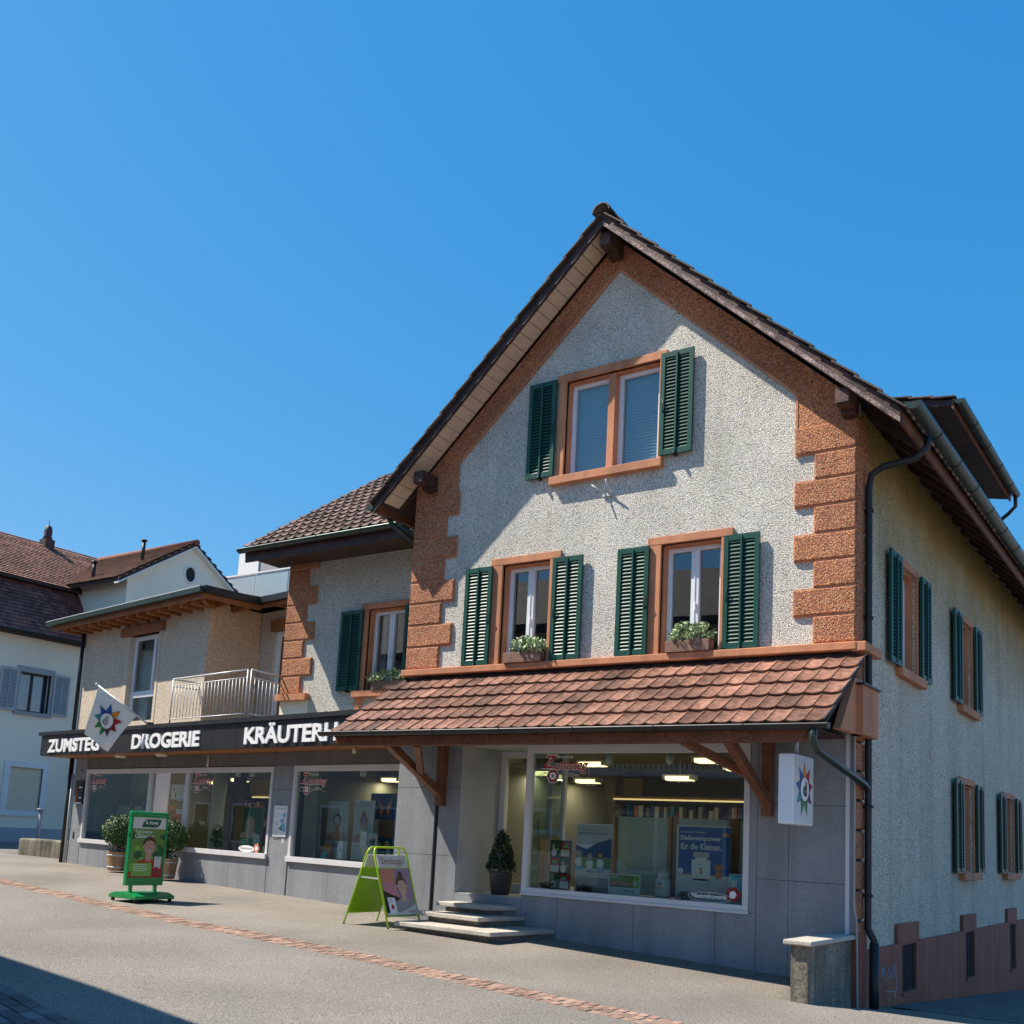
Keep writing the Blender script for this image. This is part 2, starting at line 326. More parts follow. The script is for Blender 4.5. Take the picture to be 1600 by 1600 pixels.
def thing(name, label, cat, loc=(0, 0, 0), rz=0, group=None):
    o = bpy.data.objects.new(name, None); COL.objects.link(o); o.location = loc; o.rotation_euler = (0, 0, rz); o.empty_display_size = .2
    o['label'] = label; o['category'] = cat
    if group: o['group'] = group
    return o
def tag(o, label=None, cat=None, group=None, kind=None):
    if label: o['label'] = label
    if cat: o['category'] = cat
    if group: o['group'] = group
    if kind: o['kind'] = kind
    return o
def copy_tree(o, parent=None):
    c = o.copy(); COL.objects.link(c); c.parent = parent
    for ch in [x for x in bpy.data.objects if x.parent == o]: copy_tree(ch, c)
    return c

TEXTCACHE = {}
def text_geo(body, size=1, bold=0., shear=0., extrude=0.):
    cu = bpy.data.curves.new('txt', 'FONT'); cu.body = body; cu.size = size; cu.offset = bold; cu.shear = shear; cu.extrude = extrude; cu.resolution_u = 3
    cu.align_x = 'LEFT'
    ob = bpy.data.objects.new('txt', cu); COL.objects.link(ob)
    dg = bpy.context.evaluated_depsgraph_get(); dg.update()
    me = bpy.data.meshes.new_from_object(ob.evaluated_get(dg))
    vs = [tuple(v.co) for v in me.vertices]; fs = [tuple(p.vertices) for p in me.polygons]
    bpy.data.objects.remove(ob); bpy.data.curves.remove(cu); bpy.data.meshes.remove(me)
    return vs, fs
def put_text(mb, body, x0, x1, z0, z1, y, mat, bold=.02, shear=0., depth=0.0, fit=True):
    """writing on the local xz plane facing -y, fitted into a box"""
    vs, fs = text_geo(body, 1, bold, shear, 0)
    if not vs: return
    ax, bx = min(v[0] for v in vs), max(v[0] for v in vs); ay, by = min(v[1] for v in vs), max(v[1] for v in vs)
    sx = (x1 - x0) / (bx - ax); sz = (z1 - z0) / (by - ay)
    if not fit: sx = sz
    q = [(x0 + (v[0] - ax) * sx, y, z0 + (v[1] - ay) * sz) for v in vs]
    mb.mat(mat); mb.add(q, fs)
    if depth:
        from collections import Counter
        e = Counter()
        for f in fs:
            for i in range(len(f)): a, b = f[i], f[(i + 1) % len(f)]; e[(min(a, b), max(a, b))] += 1
        qq = q + [(p[0], y + depth, p[2]) for p in q]; n = len(q)
        mb.add(qq, [(a, b, b + n, a + n) for (a, b), c in e.items() if c == 1])
def ell(mb, cx, cz, rx, rz, y, mat, n=20, a0=0, a1=360):
    mb.mat(mat); pts = [(cx + rx * math.cos(R(a0 + (a1 - a0) * i / n)), y, cz + rz * math.sin(R(a0 + (a1 - a0) * i / n))) for i in range(n if a1 - a0 == 360 else n + 1)]
    mb.add(pts, [tuple(range(len(pts)))])
def poly(mb, pts, y, mat): mb.mat(mat); mb.add([(a, y, b) for a, b in pts], [tuple(range(len(pts)))])
def rect(mb, x0, x1, z0, z1, y, mat): poly(mb, [(x0, z0), (x1, z0), (x1, z1), (x0, z1)], y, mat)
def lines(mb, x0, x1, z1, n, dz, h, y, mat):
    for i in range(n): rect(mb, x0, x0 + (x1 - x0) * random.uniform(.7, 1), z1 - i * dz - h, z1 - i * dz, y, mat)
def portrait(mb, cx, cz, h, y, skin='print_skin', hair='print_hair', top='print_red', long=False, bun=False, d=.0012):
    """printed head-and-shoulders picture, h = height of the head"""
    if long: ell(mb, cx, cz - h * .25, h * .52, h * .85, y, hair); y -= d
    poly(mb, [(cx - h * 1.0, cz - h * 1.35), (cx + h * 1.0, cz - h * 1.35), (cx + h * .85, cz - h * .85), (cx + h * .22, cz - h * .62), (cx - h * .22, cz - h * .62), (cx - h * .85, cz - h * .85)], y, top); y -= d
    poly(mb, [(cx - h * .17, cz - h * .75), (cx + h * .17, cz - h * .75), (cx + h * .16, cz - h * .25), (cx - h * .16, cz - h * .25)], y, skin); y -= d
    if bun: ell(mb, cx, cz + h * .6, h * .18, h * .16, y, hair)
    ell(mb, cx, cz + h * .07, h * .40, h * .45, y, hair); y -= d
    for sx in (-1, 1): ell(mb, cx + sx * h * .345, cz + h * .0, h * .05, h * .09, y, skin, 10)
    y -= d
    mb.mat(skin); n = 24; pts = []
    for i in range(n):
        a = 2 * math.pi * i / n; rx = h * (.33 if math.sin(a) > 0 else .33 * (1 - .22 * abs(math.sin(a)) ** 2)); pts.append((cx + rx * math.cos(a), y, cz - h * .04 + h * .45 * math.sin(a)))
    mb.add(pts, [tuple(range(n))]); y -= d
    pts = [(cx + h * .37 * math.cos(R(a)), cz + h * .08 + h * .44 * math.sin(R(a))) for a in range(0, 181, 15)] + [(cx - h * .30, cz + h * .12), (cx - h * .2, cz + h * .27), (cx + h * .05, cz + h * .31), (cx + h * .24, cz + h * .24), (cx + h * .31, cz + h * .1)]
    poly(mb, pts, y, hair)
    for sx in (-1, 1):
        ell(mb, cx + sx * h * .14, cz + h * .03, h * .055, h * .028, y, 'print_white', 10); ell(mb, cx + sx * h * .14, cz + h * .03, h * .03, h * .028, y - d, 'print_black', 10)
        rect(mb, cx + sx * h * .14 - h * .07, cx + sx * h * .14 + h * .07, cz + h * .095, cz + h * .12, y, hair)
    poly(mb, [(cx - h * .05, cz - h * .12), (cx + h * .05, cz - h * .12), (cx + h * .02, cz + h * .02)], y, 'print_nose')
    poly(mb, [(cx - h * .14, cz - h * .21), (cx - h * .07, cz - h * .28), (cx + h * .07, cz - h * .28), (cx + h * .14, cz - h * .21)], y, 'print_salmon')
    poly(mb, [(cx - h * .10, cz - h * .218), (cx - h * .06, cz - h * .25), (cx + h * .06, cz - h * .25), (cx + h * .10, cz - h * .218)], y - d, 'print_white')

def tiles(mb, o, u, v, nrm, ncol, nrow, tw, tl, amp=.022, lift=.028, mat='tile_clay', nu=8, mirror=False, edge=True):
    """a field of interlocking trough tiles: o eave corner, u along the eave, v up the slope"""
    o = Vector(o); u = Vector(u).normalized(); v = Vector(v).normalized(); nrm = Vector(nrm).normalized(); mb.mat(mat)
    for r in range(nrow):
        for c in range(ncol):
            mb.tint = min(1, max(0, random.gauss(.5, .25)))
            vs = []; dv = random.uniform(-.004, .004); dn = random.uniform(-.002, .002)
            for (vv, hh) in ((r * tl + dv, lift + dn), ((r + 1.12) * tl, .0)):
                for i in range(nu + 1):
                    t = i / nu
                    prof = amp * (2 * t - 1) ** 2 * (1.0 if t < .5 else 1.25) + (.003 if t > .93 else 0)
                    vs.append(o + u * (c + t * 1.01) * tw + v * (vv - (.007 * math.sin(math.pi * t) if vv < (r + .5) * tl else 0)) + nrm * (hh + prof))
            vs += [p - nrm * .02 for p in vs[:nu + 1]]
            n = nu + 1; fs = [(i, i + 1, n + i + 1, n + i) for i in range(nu)] + [(2 * n + i, 2 * n + i + 1, i + 1, i) for i in range(nu)]
            if edge and c in (0, ncol - 1):
                j = 0 if c == 0 else nu
                vs += [vs[n + j] - nrm * .02]; fs.append((j, n + j, 3 * n, 2 * n + j))
            mb.add(vs, fs)

# ------------------------------------------------------------------ ground
def lerp(tb, x):
    if x <= tb[0][0]: return tb[0][1]
    for (a, b), (c, d) in zip(tb, tb[1:]):
        if x <= c: return b + (d - b) * (x - a) / (c - a)
    return tb[-1][1]
BX = [(-60, .75), (-30, .66), (-18, .585), (-11, .49), (-8, .45), (-6, .425), (-4, .385), (-2.6, .33), (-.75, .257), (-.1, .23), (2, .15), (8, .0), (40, -.1)]
def fy(x): return 0 if x > -6.75 else -.144 * (x + 6.75) + .5
def G(x, y):
    d = max(0, min(3.2, fy(x) - y)); z = lerp(BX, x) - .025 * d
    if x > -.15 and y > -1.6:
        t = min(1, (x + .15) / .12)
        zr = .2 - .136 * min(1.5, y + 1.5) - .066 * max(0, y) if y > -1.5 else .2
        zr = min(zr, z); z = z * (1 - t) + max(zr, -1.4) * t
    return z
def sheet(name, xs, yf, off, mat, label=None, sub=1):
    mb = MB(); vs = []; fs = []; rows = []
    for x in xs: rows.append([(x, y, G(x, y) + off) for y in yf(x)])
    n = len(rows[0]); vs = [p for r in rows for p in r]
    for i in range(len(rows) - 1):
        for j in range(n - 1): fs.append((i * n + j, (i + 1) * n + j, (i + 1) * n + j + 1, i * n + j + 1))
    mb.smooth = True; mb.add(vs, fs); o = mb.build(name, mat); return tag(o, kind='structure')
def frange(a, b, st):
    n = max(1, int(round((b - a) / st))); return [a + (b - a) * i / n for i in range(n + 1)]
GX = sorted(set([-900, -300, -120, -60, -45, -37.5] + frange(-30, 8, .5) + [-.15, -.09, -.03, .06, .15, 15, 30, 60, 200, 900]))
GY = sorted(set([-900, -200, -60, -30, -20, -15] + frange(-12, 12, .5) + [-1.6, -1.5] + [20, 40, 80, 200, 900]))
sheet('ground', GX, lambda x: GY, -.012, 'ground_dirt')
STRIP = [(-60, 5.2), (-30, 1.15), (-14.4, -1.65), (-7.6, -2.95), (-3.5, -3.43), (-.9, -3.6), (6, -3.9), (40, -4.6)]
PV = [(-60, 1.4), (-30, -2.7), (-14.4, -5.45), (-7.6, -6.7), (-4.8, -7.13), (-3.2, -7.48), (0, -7.9), (6, -8.4), (40, -9.1)]
SX = sorted(set(frange(-60, -30, 2) + frange(-30, 14, .5) + frange(14, 40, 2)))
def span(a, b, n): return [a + (b - a) * i / n for i in range(n + 1)]
sheet('pavement', SX, lambda x: span(lerp(STRIP, x) + .205, (fy(x) + .3 if x < -.1 else 1.0 if x > .2 else .3), 10), .0, 'pavement_asphalt')
sheet('road', SX, lambda x: span(lerp(PV, x), lerp(STRIP, x) - .205, 10), .0, 'asphalt')
sheet('brick_gutter_bed', SX, lambda x: span(lerp(STRIP, x) - .25, lerp(STRIP, x) + .25, 2), -.002, 'mortar')
sheet('side_path', frange(.12, 12, .6), lambda x: span(1.02, 30, 40), .004, 'side_asphalt')
# clay bricks of the gutter strip
mb = MB().mat('brick_red'); x = -24.0
while x < 5:
    y0 = lerp(STRIP, x); sl = (lerp(STRIP, x + .1) - y0) / .1
    for k in (-1, 0, 1):
        mb.tint = random.random(); bw = random.uniform(.075, .095); yy = y0 + k * .142 + random.uniform(-.008, .008); xx = x + (.03 if k == 0 else 0) + random.uniform(-.006, .006)
        h = random.uniform(-.002, .006); e = .062
        p = [(xx - bw / 2 + e * .0, yy - e), (xx + bw / 2, yy - e + sl * bw), (xx + bw / 2, yy + e + sl * bw), (xx - bw / 2, yy + e)]
        mb.hexa([(a, b, G(a, b) - .01) for a, b in p] + [(a, b, G(a, b) + h) for a, b in p])
    x += .108
tag(mb.build('brick_gutter'), kind='structure')
# pavers on the near side
sheet('paver_bed', SX, lambda x: span(lerp(PV, x) - 4.5, lerp(PV, x), 6), .0, 'mortar')
mb = MB().mat('paver'); 
for r in range(26):
    x = -9.0 + (r % 2) * .11
    while x < -1.5:
        y = lerp(PV, x) - .08 - r * .125; mb.tint = random.random(); sl = (lerp(PV, x + .1) - lerp(PV, x)) / .1
        p = [(x, y - .055), (x + .205, y - .055 + sl * .2), (x + .205, y + .055 + sl * .2), (x, y + .055)]
        mb.hexa([(a, b, G(a, b) - .01) for a, b in p] + [(a, b, G(a, b) + random.uniform(.006, .010)) for a, b in p])
        x += .22
tag(mb.build('near_pavement'), kind='structure')

# ------------------------------------------------------------------ shared builders
def wall_cells(mb, xs, zs, holes, y0, y1, top=None):
    """wall of cells between x and z lines minus holes; top(x) gives an optional sloping top"""
    xs = sorted(set([round(x, 4) for x in xs] + [round(h[i], 4) for h in holes for i in (0, 1)])); 
    zs = sorted(set([round(z, 4) for z in zs] + [round(h[i], 4) for h in holes for i in (2, 3)]))
    for a, b in zip(xs, xs[1:]):
        xm = (a + b) / 2; runs = []; cur = None
        for c, d in zip(zs, zs[1:]):
            zm = (c + d) / 2
            if any(h[0] < xm < h[1] and h[2] < zm < h[3] for h in holes):
                if cur: runs.append(cur); cur = None
            else: cur = (cur[0], d) if cur else (c, d)
        if cur: runs.append(cur)
        for i, (c, d) in enumerate(runs):
            if top and i == len(runs) - 1 and d >= zs[-1] - 1e-4:
                mb.hexa([(a, y0, c), (b, y0, c), (b, y1, c), (a, y1, c), (a, y0, top(a)), (b, y0, top(b)), (b, y1, top(b)), (a, y1, top(a))])
            else: mb.box(a, b, y0, y1, c, d)
def shutter(parent, M, x0, x1, z0, z1, y, mat='shutter_green', ang=0, hinge=0, stay=True):
    """louvred shutter leaf lying on the wall: frame, middle stile, slats"""
    if ang:
        hx = x0 if hinge == 0 else x1
        M = M @ Matrix.Translation((hx, y, 0)) @ Matrix.Rotation(R(ang), 4, 'Z') @ Matrix.Translation((-hx, -y, 0))
    mb = MB(M).mat(mat); t = .038; f = .06; xm = (x0 + x1) / 2
    mb.box(x0, x0 + f, y - t, y, z0, z1); mb.box(x1 - f, x1, y - t, y, z0, z1)
    mb.box(x0 + f, x1 - f, y - t + .002, y - .002, z0, z0 + f * 1.2); mb.box(x0 + f, x1 - f, y - t + .002, y - .002, z1 - f * 1.2, z1)
    mb.box(xm - .012, xm + .012, y - t - .012, y - .004, z0 + .02, z1 - .02)
    o = mb.build('shutter', parent=parent)
    sl = MB(M).mat(mat); n = int((z1 - z0 - .15) / .047)
    for i in range(n):
        z = z0 + .085 + (z1 - z0 - .17) * i / (n - 1)
        for a, b in ((x0 + f, xm - .012), (xm + .012, x1 - f)):
            sl.hexa([(a, y - t + .008, z - .017), (b, y - t + .008, z - .017), (b, y - .012, z + .012), (a, y - .012, z + .012),
                     (a, y - t + .008, z - .010), (b, y - t + .008, z - .010), (b, y - .012, z + .018), (a, y - .012, z + .018)])
    sl.mat('slat_gap_shade'); sl.box(x0 + f, x1 - f, y - .008, y - .005, z0 + f * 1.2, z1 - f * 1.2)  # added dark sheet that paints the shade in the slat gaps
    sl.build('louvres', parent=o)
    if stay:
        h = MB(M).mat('dark_metal'); h.box(xm - .012, xm + .012, y - t - .02, y + .03, z0 - .03, z0 + .012); h.tube([(xm, y - t - .02, z0 - .035), (xm, y - t - .02, z0 + .02)], .011, 8); h.build('shutter_holder', parent=o); h = MB(M).mat('dark_metal')
        xx = x0 + .04 if hinge else x1 - .04
        h.tube([(xx, y - t - .004, (z0 + z1) / 2 - .12), (xx + .02, y - t - .02, (z0 + z1) / 2), (xx - .01, y - t - .004, (z0 + z1) / 2 + .06)], .006, 6)
        h.build('shutter_latch', parent=o)
    return o
def window(parent, M, xo, zs, op, sash, y=0, proud=.035, two=True, sill=None, inside='curtain', frame='white_paint', trim='terracotta_paint', depth=.16, label=None, mull=None):
    """xo outer x pair, zs (bottom, top) of surround, op opening (x0,x1,z0,z1)"""
    x0, x1 = xo; z0, z1 = zs; a, b, c, d = op
    mb = MB(M).mat(trim)
    mb.box(x0, x1, y - proud, y + depth, d, z1)                               # lintel
    mb.box(x0 + .03, a, y - proud + .003, y + depth - .003, z0, d); mb.box(b, x1 - .03, y - proud + .003, y + depth - .003, z0, d)
    mb.box(a, a + .03, y + .03, y + depth - .004, c, d); mb.box(b - .03, b, y + .03, y + depth - .004, c, d); mb.box(a, b, y + .03, y + depth - .005, d - .03, d)
    if mull: mb.box(mull[0], mull[1], y - .01, y + depth + .002, c, d - .03)
    w_ = mb.build('window', parent=parent, bevel=.006)
    if label: w_['label'] = label
    if sill:
        s_ = MB(M).mat(trim); sx0, sx1, sz0, sz1, sd_ = sill; s_.box(sx0, sx1, y - sd_, y + depth, sz0, sz1); s_.build('sill', parent=w_, bevel=.008)
    fr = MB(M).mat(frame); pn = MB(M).mat('glass_window'); yy = y + depth; ft = .055
    cells = [(a + .03, mull[0] - .0), (mull[1], b - .03)] if mull else [(a + .03, b - .03)]
    for (p, q) in cells:
        fr.box(p, p + ft, yy - .03, yy + .05, c, d - .03); fr.box(q - ft, q, yy - .03, yy + .05, c, d - .03)
        fr.box(p + ft, q - ft, yy - .028, yy + .048, c, c + ft); fr.box(p + ft, q - ft, yy - .028, yy + .048, d - .03 - ft, d - .03)
        if two and not mull:
            m = (p + q) / 2; fr.box(m - .055, m + .055, yy - .035, yy + .045, c + ft, d - .03 - ft); fr.box(m - .008, m + .008, yy - .045, yy - .035, c + ft, d - .03 - ft)
            fr.box(m + .01, m + .03, yy - .07, yy - .035, (c + d) / 2 - .15, (c + d) / 2 - .05)
            pn.box(p + ft, m - .055, yy + .01, yy + .016, c + ft, d - .03 - ft); pn.box(m + .055, q - ft, yy + .01, yy + .016, c + ft, d - .03 - ft)
        else: pn.box(p + ft, q - ft, yy + .01, yy + .016, c + ft, d - .03 - ft)
    fr.build('sash', parent=w_, bevel=.004); pn.build('pane', parent=w_)
    if inside == 'blind':
        bl = MB(M).mat('blind')
        z = c + .02
        while z < d - .05:
            bl.hexa([(a, yy + .08, z), (b, yy + .08, z), (b, yy + .11, z + .012), (a, yy + .11, z + .012), (a, yy + .08, z + .003), (b, yy + .08, z + .003), (b, yy + .11, z + .030), (a, yy + .11, z + .030)]); z += .045
        bl.box(a, b, yy + .12, yy + .125, c, d)
        bl.build('blind', parent=w_)
    elif inside == 'curtain':
        cu = MB(M).mat('curtain')
        for (p, q) in ((a, a + (b - a) * .2), (b - (b - a) * .16, b)):
            n = 14
            for i in range(n):
                u0 = p + (q - p) * i / n; u1 = p + (q - p) * (i + 1) / n; g = lambda k: yy + .14 + .018 * math.sin(k * 1.9)
                cu.add([(u0, g(i), c), (u1, g(i + 1), c), (u1, g(i + 1), d), (u0, g(i), d)], [(0, 1, 2, 3)])
        cu.build('curtain', parent=w_)
    bk = MB(M).mat('dark_void'); bk.box(a - .3, b + .3, yy + .7, yy + .72, c - .3, d + .3); bk.box(a - .32, a - .3, yy + .06, yy + .72, c - .3, d + .3); bk.box(b + .3, b + .32, yy + .06, yy + .72, c - .3, d + .3)
    bk.box(a - .3, b + .3, yy + .06, yy + .7, c - .32, c - .3); bk.box(a - .3, b + .3, yy + .06, yy + .7, d + .3, d + .32); bk.build('room_lining', parent=w_)
    return w_
def half_gutter(mb, a, b, r, n=10, up=Vector((0, 0, 1)), th=.006):
    a = Vector(a); b = Vector(b); d = (b - a).normalized(); x = d.cross(up).normalized(); vs = []
    for p in (a, b):
        for rr in (r, r - th):
            for i in range(n + 1):
                t = math.pi + math.pi * i / n; vs.append(p + x * rr * math.cos(t) + up * rr * math.sin(t))
    k = n + 1; fs = []
    for i in range(n): fs += [(i, i + 1, 2 * k + i + 1, 2 * k + i), (k + i, 3 * k + i, 3 * k + i + 1, k + i + 1)]
    fs += [(0, 2 * k, 3 * k, k), (n, k + n, 3 * k + n, 2 * k + n)]
    mb.smooth = True; mb.add(vs, fs); mb.smooth = False
    for p, s in ((a, 0), (b, 2 * k)): mb.add([vs[s + i] for i in range(k)], [tuple(range(k))])
    mb.tube([a + x * -r + up * .004, b + x * -r + up * .004], .009, 6); L = (b - a).length; q = 1.0
    while q < L: 
        pts = [a + d * q + x * (r + .004) * math.cos(math.pi + math.pi * i / 8) + up * (r + .004) * math.sin(math.pi + math.pi * i / 8) for i in range(9)]
        mb.tube(pts, .006, 5); q += 1.05
I4 = Matrix()
SIDE = Matrix(((0, -1, 0, 0), (1, 0, 0, 0), (0, 0, 1, 0), (0, 0, 0, 1)))       # local x -> +Y, local y (into wall) -> -X

# ================================================================== main gabled house
house = thing('gabled_house', 'tall gabled house with white pebbledash, terracotta quoins and tiled awning over a shop front', 'house')
XL, XC, HL = -6.73, -3.31, 13.0
PITCH = .912
def rz(x): return 10.09 - PITCH * abs(x - XC)           # underside of the roof deck
# openings
O1 = (-5.03, -4.22, 4.07, 5.545); O2 = (-2.50, -1.66, 4.07, 5.545); OA = (-4.08, -2.60, 6.722, 8.135)
mb = MB().mat('plaster')
wall_cells(mb, [XL, XC, -.02], [3.99, 6.0, 8.3], [O1, O2, OA], 0, .28, top=lambda x: rz(x) - .02)
mb.build('front_wall', parent=house)
mb = MB(SIDE).mat('plaster_side'); SW = [(1.87, 2.76, 4.1, 5.49), (5.48, 6.36, 4.1, 5.49), (5.48, 6.36, 1.5, 2.86), (9.06, 10.05, 1.5, 2.86)]
wall_cells(mb, [.3, HL], [-1.6, .596, 7.0], SW, 0, .28)
mb.build('side_wall', parent=house)
mb = MB().mat('plaster_side'); mb.box(XL, XL + .28, .29, HL, -.5, 6.6); mb.box(XL + .28, -.28, HL - .28, HL, -1.5, 6.6); mb.build('rear_wall', parent=house)
# floors inside keep daylight out
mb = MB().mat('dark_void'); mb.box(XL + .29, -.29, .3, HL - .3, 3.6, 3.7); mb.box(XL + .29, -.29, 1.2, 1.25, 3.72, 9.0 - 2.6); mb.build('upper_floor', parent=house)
# rake band: terracotta roughcast following the gable
mb = MB().mat('roughcast')
AP = (-3.29, 9.63); L0 = (-5.956, 7.238); R0 = (-.704, 7.238); QT = 6.439
for pts in ([(XL - .0, QT), (L0[0], 6.77), (L0[0], L0[1]), (XL, rz(XL) - .03)], [(XL, rz(XL) - .03), L0, AP, (XC, rz(XC) - .03)],
            [(AP[0], AP[1]), R0, (0, rz(0) - .03), (XC, rz(XC) - .03)], [(R0[0], 6.77), (0.0, QT), (0, rz(0) - .03), R0]):
    pass
mb.prism([(XL - .02, 6.77), L0[0:1] + (6.77,), L0, (XL - .02, rz(XL) - .03)], -.03, .004)
mb.prism([(XL - .02, rz(XL) - .03), L0, AP, (XC, rz(XC) - .03)], -.0302, .004)
mb.prism([AP, R0, (.02, rz(.02) - .03), (XC, rz(XC) - .03)], -.0302, .004)
mb.prism([(R0[0], 6.77), (.02, 6.77), (.02, rz(.02) - .03), R0], -.03, .004)
mb.box(.003, .022, .004, .47, 6.6, 6.85)
# thin smooth border line
mb.mat('terracotta_paint')
def bord(a, b, w=.028):
    d = Vector((b[0] - a[0], 0, b[1] - a[1])).normalized(); n = Vector((d.z, 0, -d.x)) * w / 2
    p = [Vector((a[0], 0, a[1])) + n, Vector((b[0], 0, b[1])) + n, Vector((b[0], 0, b[1])) - n, Vector((a[0], 0, a[1])) - n]
    mb.prism([(q.x, q.z) for q in p], -.036, -.02)
bord((L0[0], 6.43), L0); bord(L0, AP); bord(AP, R0); bord(R0, (R0[0], 6.43))
mb.build('rake_band', parent=house)
# quoins
QZ = [6.785, 6.439, 6.107, 5.775, 5.435, 5.10, 4.765, 4.43, 4.085]
for side in (0, 1):
    mb = MB(); mb.mat('terracotta_paint')
    for i in range(8):
        z1, z0 = QZ[i], QZ[i + 1]; wide = i % 2 == 0
        if i == 0: z1 = 6.80
        wd = .72 if wide else .475
        if side == 0: wd = (.82 if wide else .60)
        mb.mat('roughcast')
        if side == 1: a, b = -wd, .022
        else: a, b = XL - .022, XL + wd
        mb.cbox(a, b, -.042, .003, z0 + .012, z1 - .012, .014)
        mb.mat('terracotta_paint'); mb.box(a - (.006 if side else 0), b + (0 if side else .006), -.026, .0025, z0, z1)
        mb.mat('roughcast')
        if side == 1:
            mb.M = SIDE; mb.cbox(-.020, .45, -.040, .002, z0 + .012, z1 - .012, .014); mb.M = Matrix()
            mb.mat('terracotta_paint'); mb.box(.002, .026, .004, .46, z0, z1)
    # blocks below the sill course on the side corner
    if side == 1:
        z = 3.95
        k = 0
        while z > .75:
            mb.mat('roughcast'); mb.M = SIDE; w_ = .42 if k % 2 else .3
            mb.cbox(-.0, w_, -.034, .002, z - .32, z - .012, .014); mb.M = Matrix(); z -= .335; k += 1
    mb.build('corner_quoins', parent=house)
# sill course
mb = MB().mat('terracotta_paint'); mb.box(XL - .04, .05, -.11, .01, 3.985, 4.08); mb.box(.004, .16, -.10, .55, 3.967, 4.078); mb.build('sill_course', parent=house, bevel=.01)
# windows + shutters, front
w1 = window(house, I4, (-5.233, -4.043), (4.08, 5.651), O1, None, inside=None); w2 = window(house, I4, (-2.698, -1.503), (4.08, 5.651), O2, None, inside=None)
wa = window(house, I4, (-4.231, -2.495), (6.722, 8.251), OA, None, mull=(-3.40, -3.29), inside='blind', sill=(-4.268, -2.512, 6.605, 6.722, .10), depth=.14)
for a, b, h in ((-5.661, -5.189, 1), (-4.144, -3.667, 0), (-3.12, -2.656, 1), (-1.604, -1.14, 0)):
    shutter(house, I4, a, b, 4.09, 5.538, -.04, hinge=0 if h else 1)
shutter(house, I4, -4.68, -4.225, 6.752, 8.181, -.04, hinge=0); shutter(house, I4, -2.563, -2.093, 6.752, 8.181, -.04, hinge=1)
# windows + shutters, side wall
for (xo, z0, z1) in (((1.756, 2.876), 4.036, 5.594), ((5.365, 6.48), 4.036, 5.594), ((5.365, 6.48), 1.427, 2.96), ((8.956, 10.166), 1.427, 2.96)):
    a, b = xo; window(house, SIDE, xo, (z0 + .06, z1), (a + .115, b - .115, z0 + .075, z1 - .1), None, sill=(a - .01, b + .17, z0 - .06, z0 + .06, .1))
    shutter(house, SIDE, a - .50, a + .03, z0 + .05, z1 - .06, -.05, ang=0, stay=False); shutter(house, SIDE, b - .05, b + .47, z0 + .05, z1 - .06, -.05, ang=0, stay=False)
# plinth of the side wall, cellar windows
CW = [(1.89, 2.60, .0, .574), (5.60, 6.25, -.11, .57), (9.35, 9.95, -.25, .55)]
mb = MB(SIDE).mat('plinth_paint')
wall_cells(mb, [.0, HL], [-1.8, .6], CW, -.045, -.002)
for a, b, z0, z1 in CW: mb.box(a - .2, b + .14, -.048, -.003, .6, .84)
mb.build('plinth', parent=house, bevel=.006)
for a, b, z0, z1 in CW:
    mb = MB(SIDE).mat('dark_void'); mb.box(a, b, -.003, -.0015, z0, z1)
    mb.mat('plinth_paint'); mb.box(a - .02, b + .02, -.07, -.045, z0 - .04, z0)
    c = mb.build('cellar_window', parent=house)
    mb = MB(SIDE).mat('dark_metal')
    for i in range(4): mb.tube([(a + (b - a) * (i + .5) / 4, -.02, z0), (a + (b - a) * (i + .5) / 4, -.02, z1)], .006, 6)
    mb.build('bars', parent=c)
# graffiti
mb = MB(SIDE).mat('print_lgrey')
def scr(pts):
    mb.tube([(x, -.049, z) for x, z in pts], .004, 4)
for pts in ([(.95, .42), (.99, .25), (.94, .33), (1.05, .36), (1.0, .28)], [(1.08, .38), (1.10, .22), (1.2, .22)], [(1.25, .35), (1.2, .25), (1.28, .2), (1.34, .3), (1.25, .35)], [(1.38, .2), (1.42, .38), (1.5, .2), (1.52, .38)], [(1.55, .38), (1.6, .1), (1.52, -.02)], [(1.15, .08), (1.5, .05)]): scr(pts)
mb.build('graffiti', parent=house)
# ---- roof
OHF = -.47
def slopev(s): return Vector((s, 0, -PITCH)).normalized() if False else Vector((-s, 0, PITCH)).normalized()
EL, ER = -7.19, .63
mb = MB().mat('dark_wood')
def deck(mb, x0, x1, y0, y1, lo, hi):
    mb.hexa([(x0, y0, rz(x0) + lo), (x1, y0, rz(x1) + lo), (x1, y1, rz(x1) + lo), (x0, y1, rz(x0) + lo), (x0, y0, rz(x0) + hi), (x1, y0, rz(x1) + hi), (x1, y1, rz(x1) + hi), (x0, y1, rz(x0) + hi)])
deck(mb, EL, XC, OHF + .02, HL + .5, .06, .12); deck(mb, XC, ER, OHF + .02, HL + .5, .0602, .1202)
roof = mb.build('roof', parent=house)
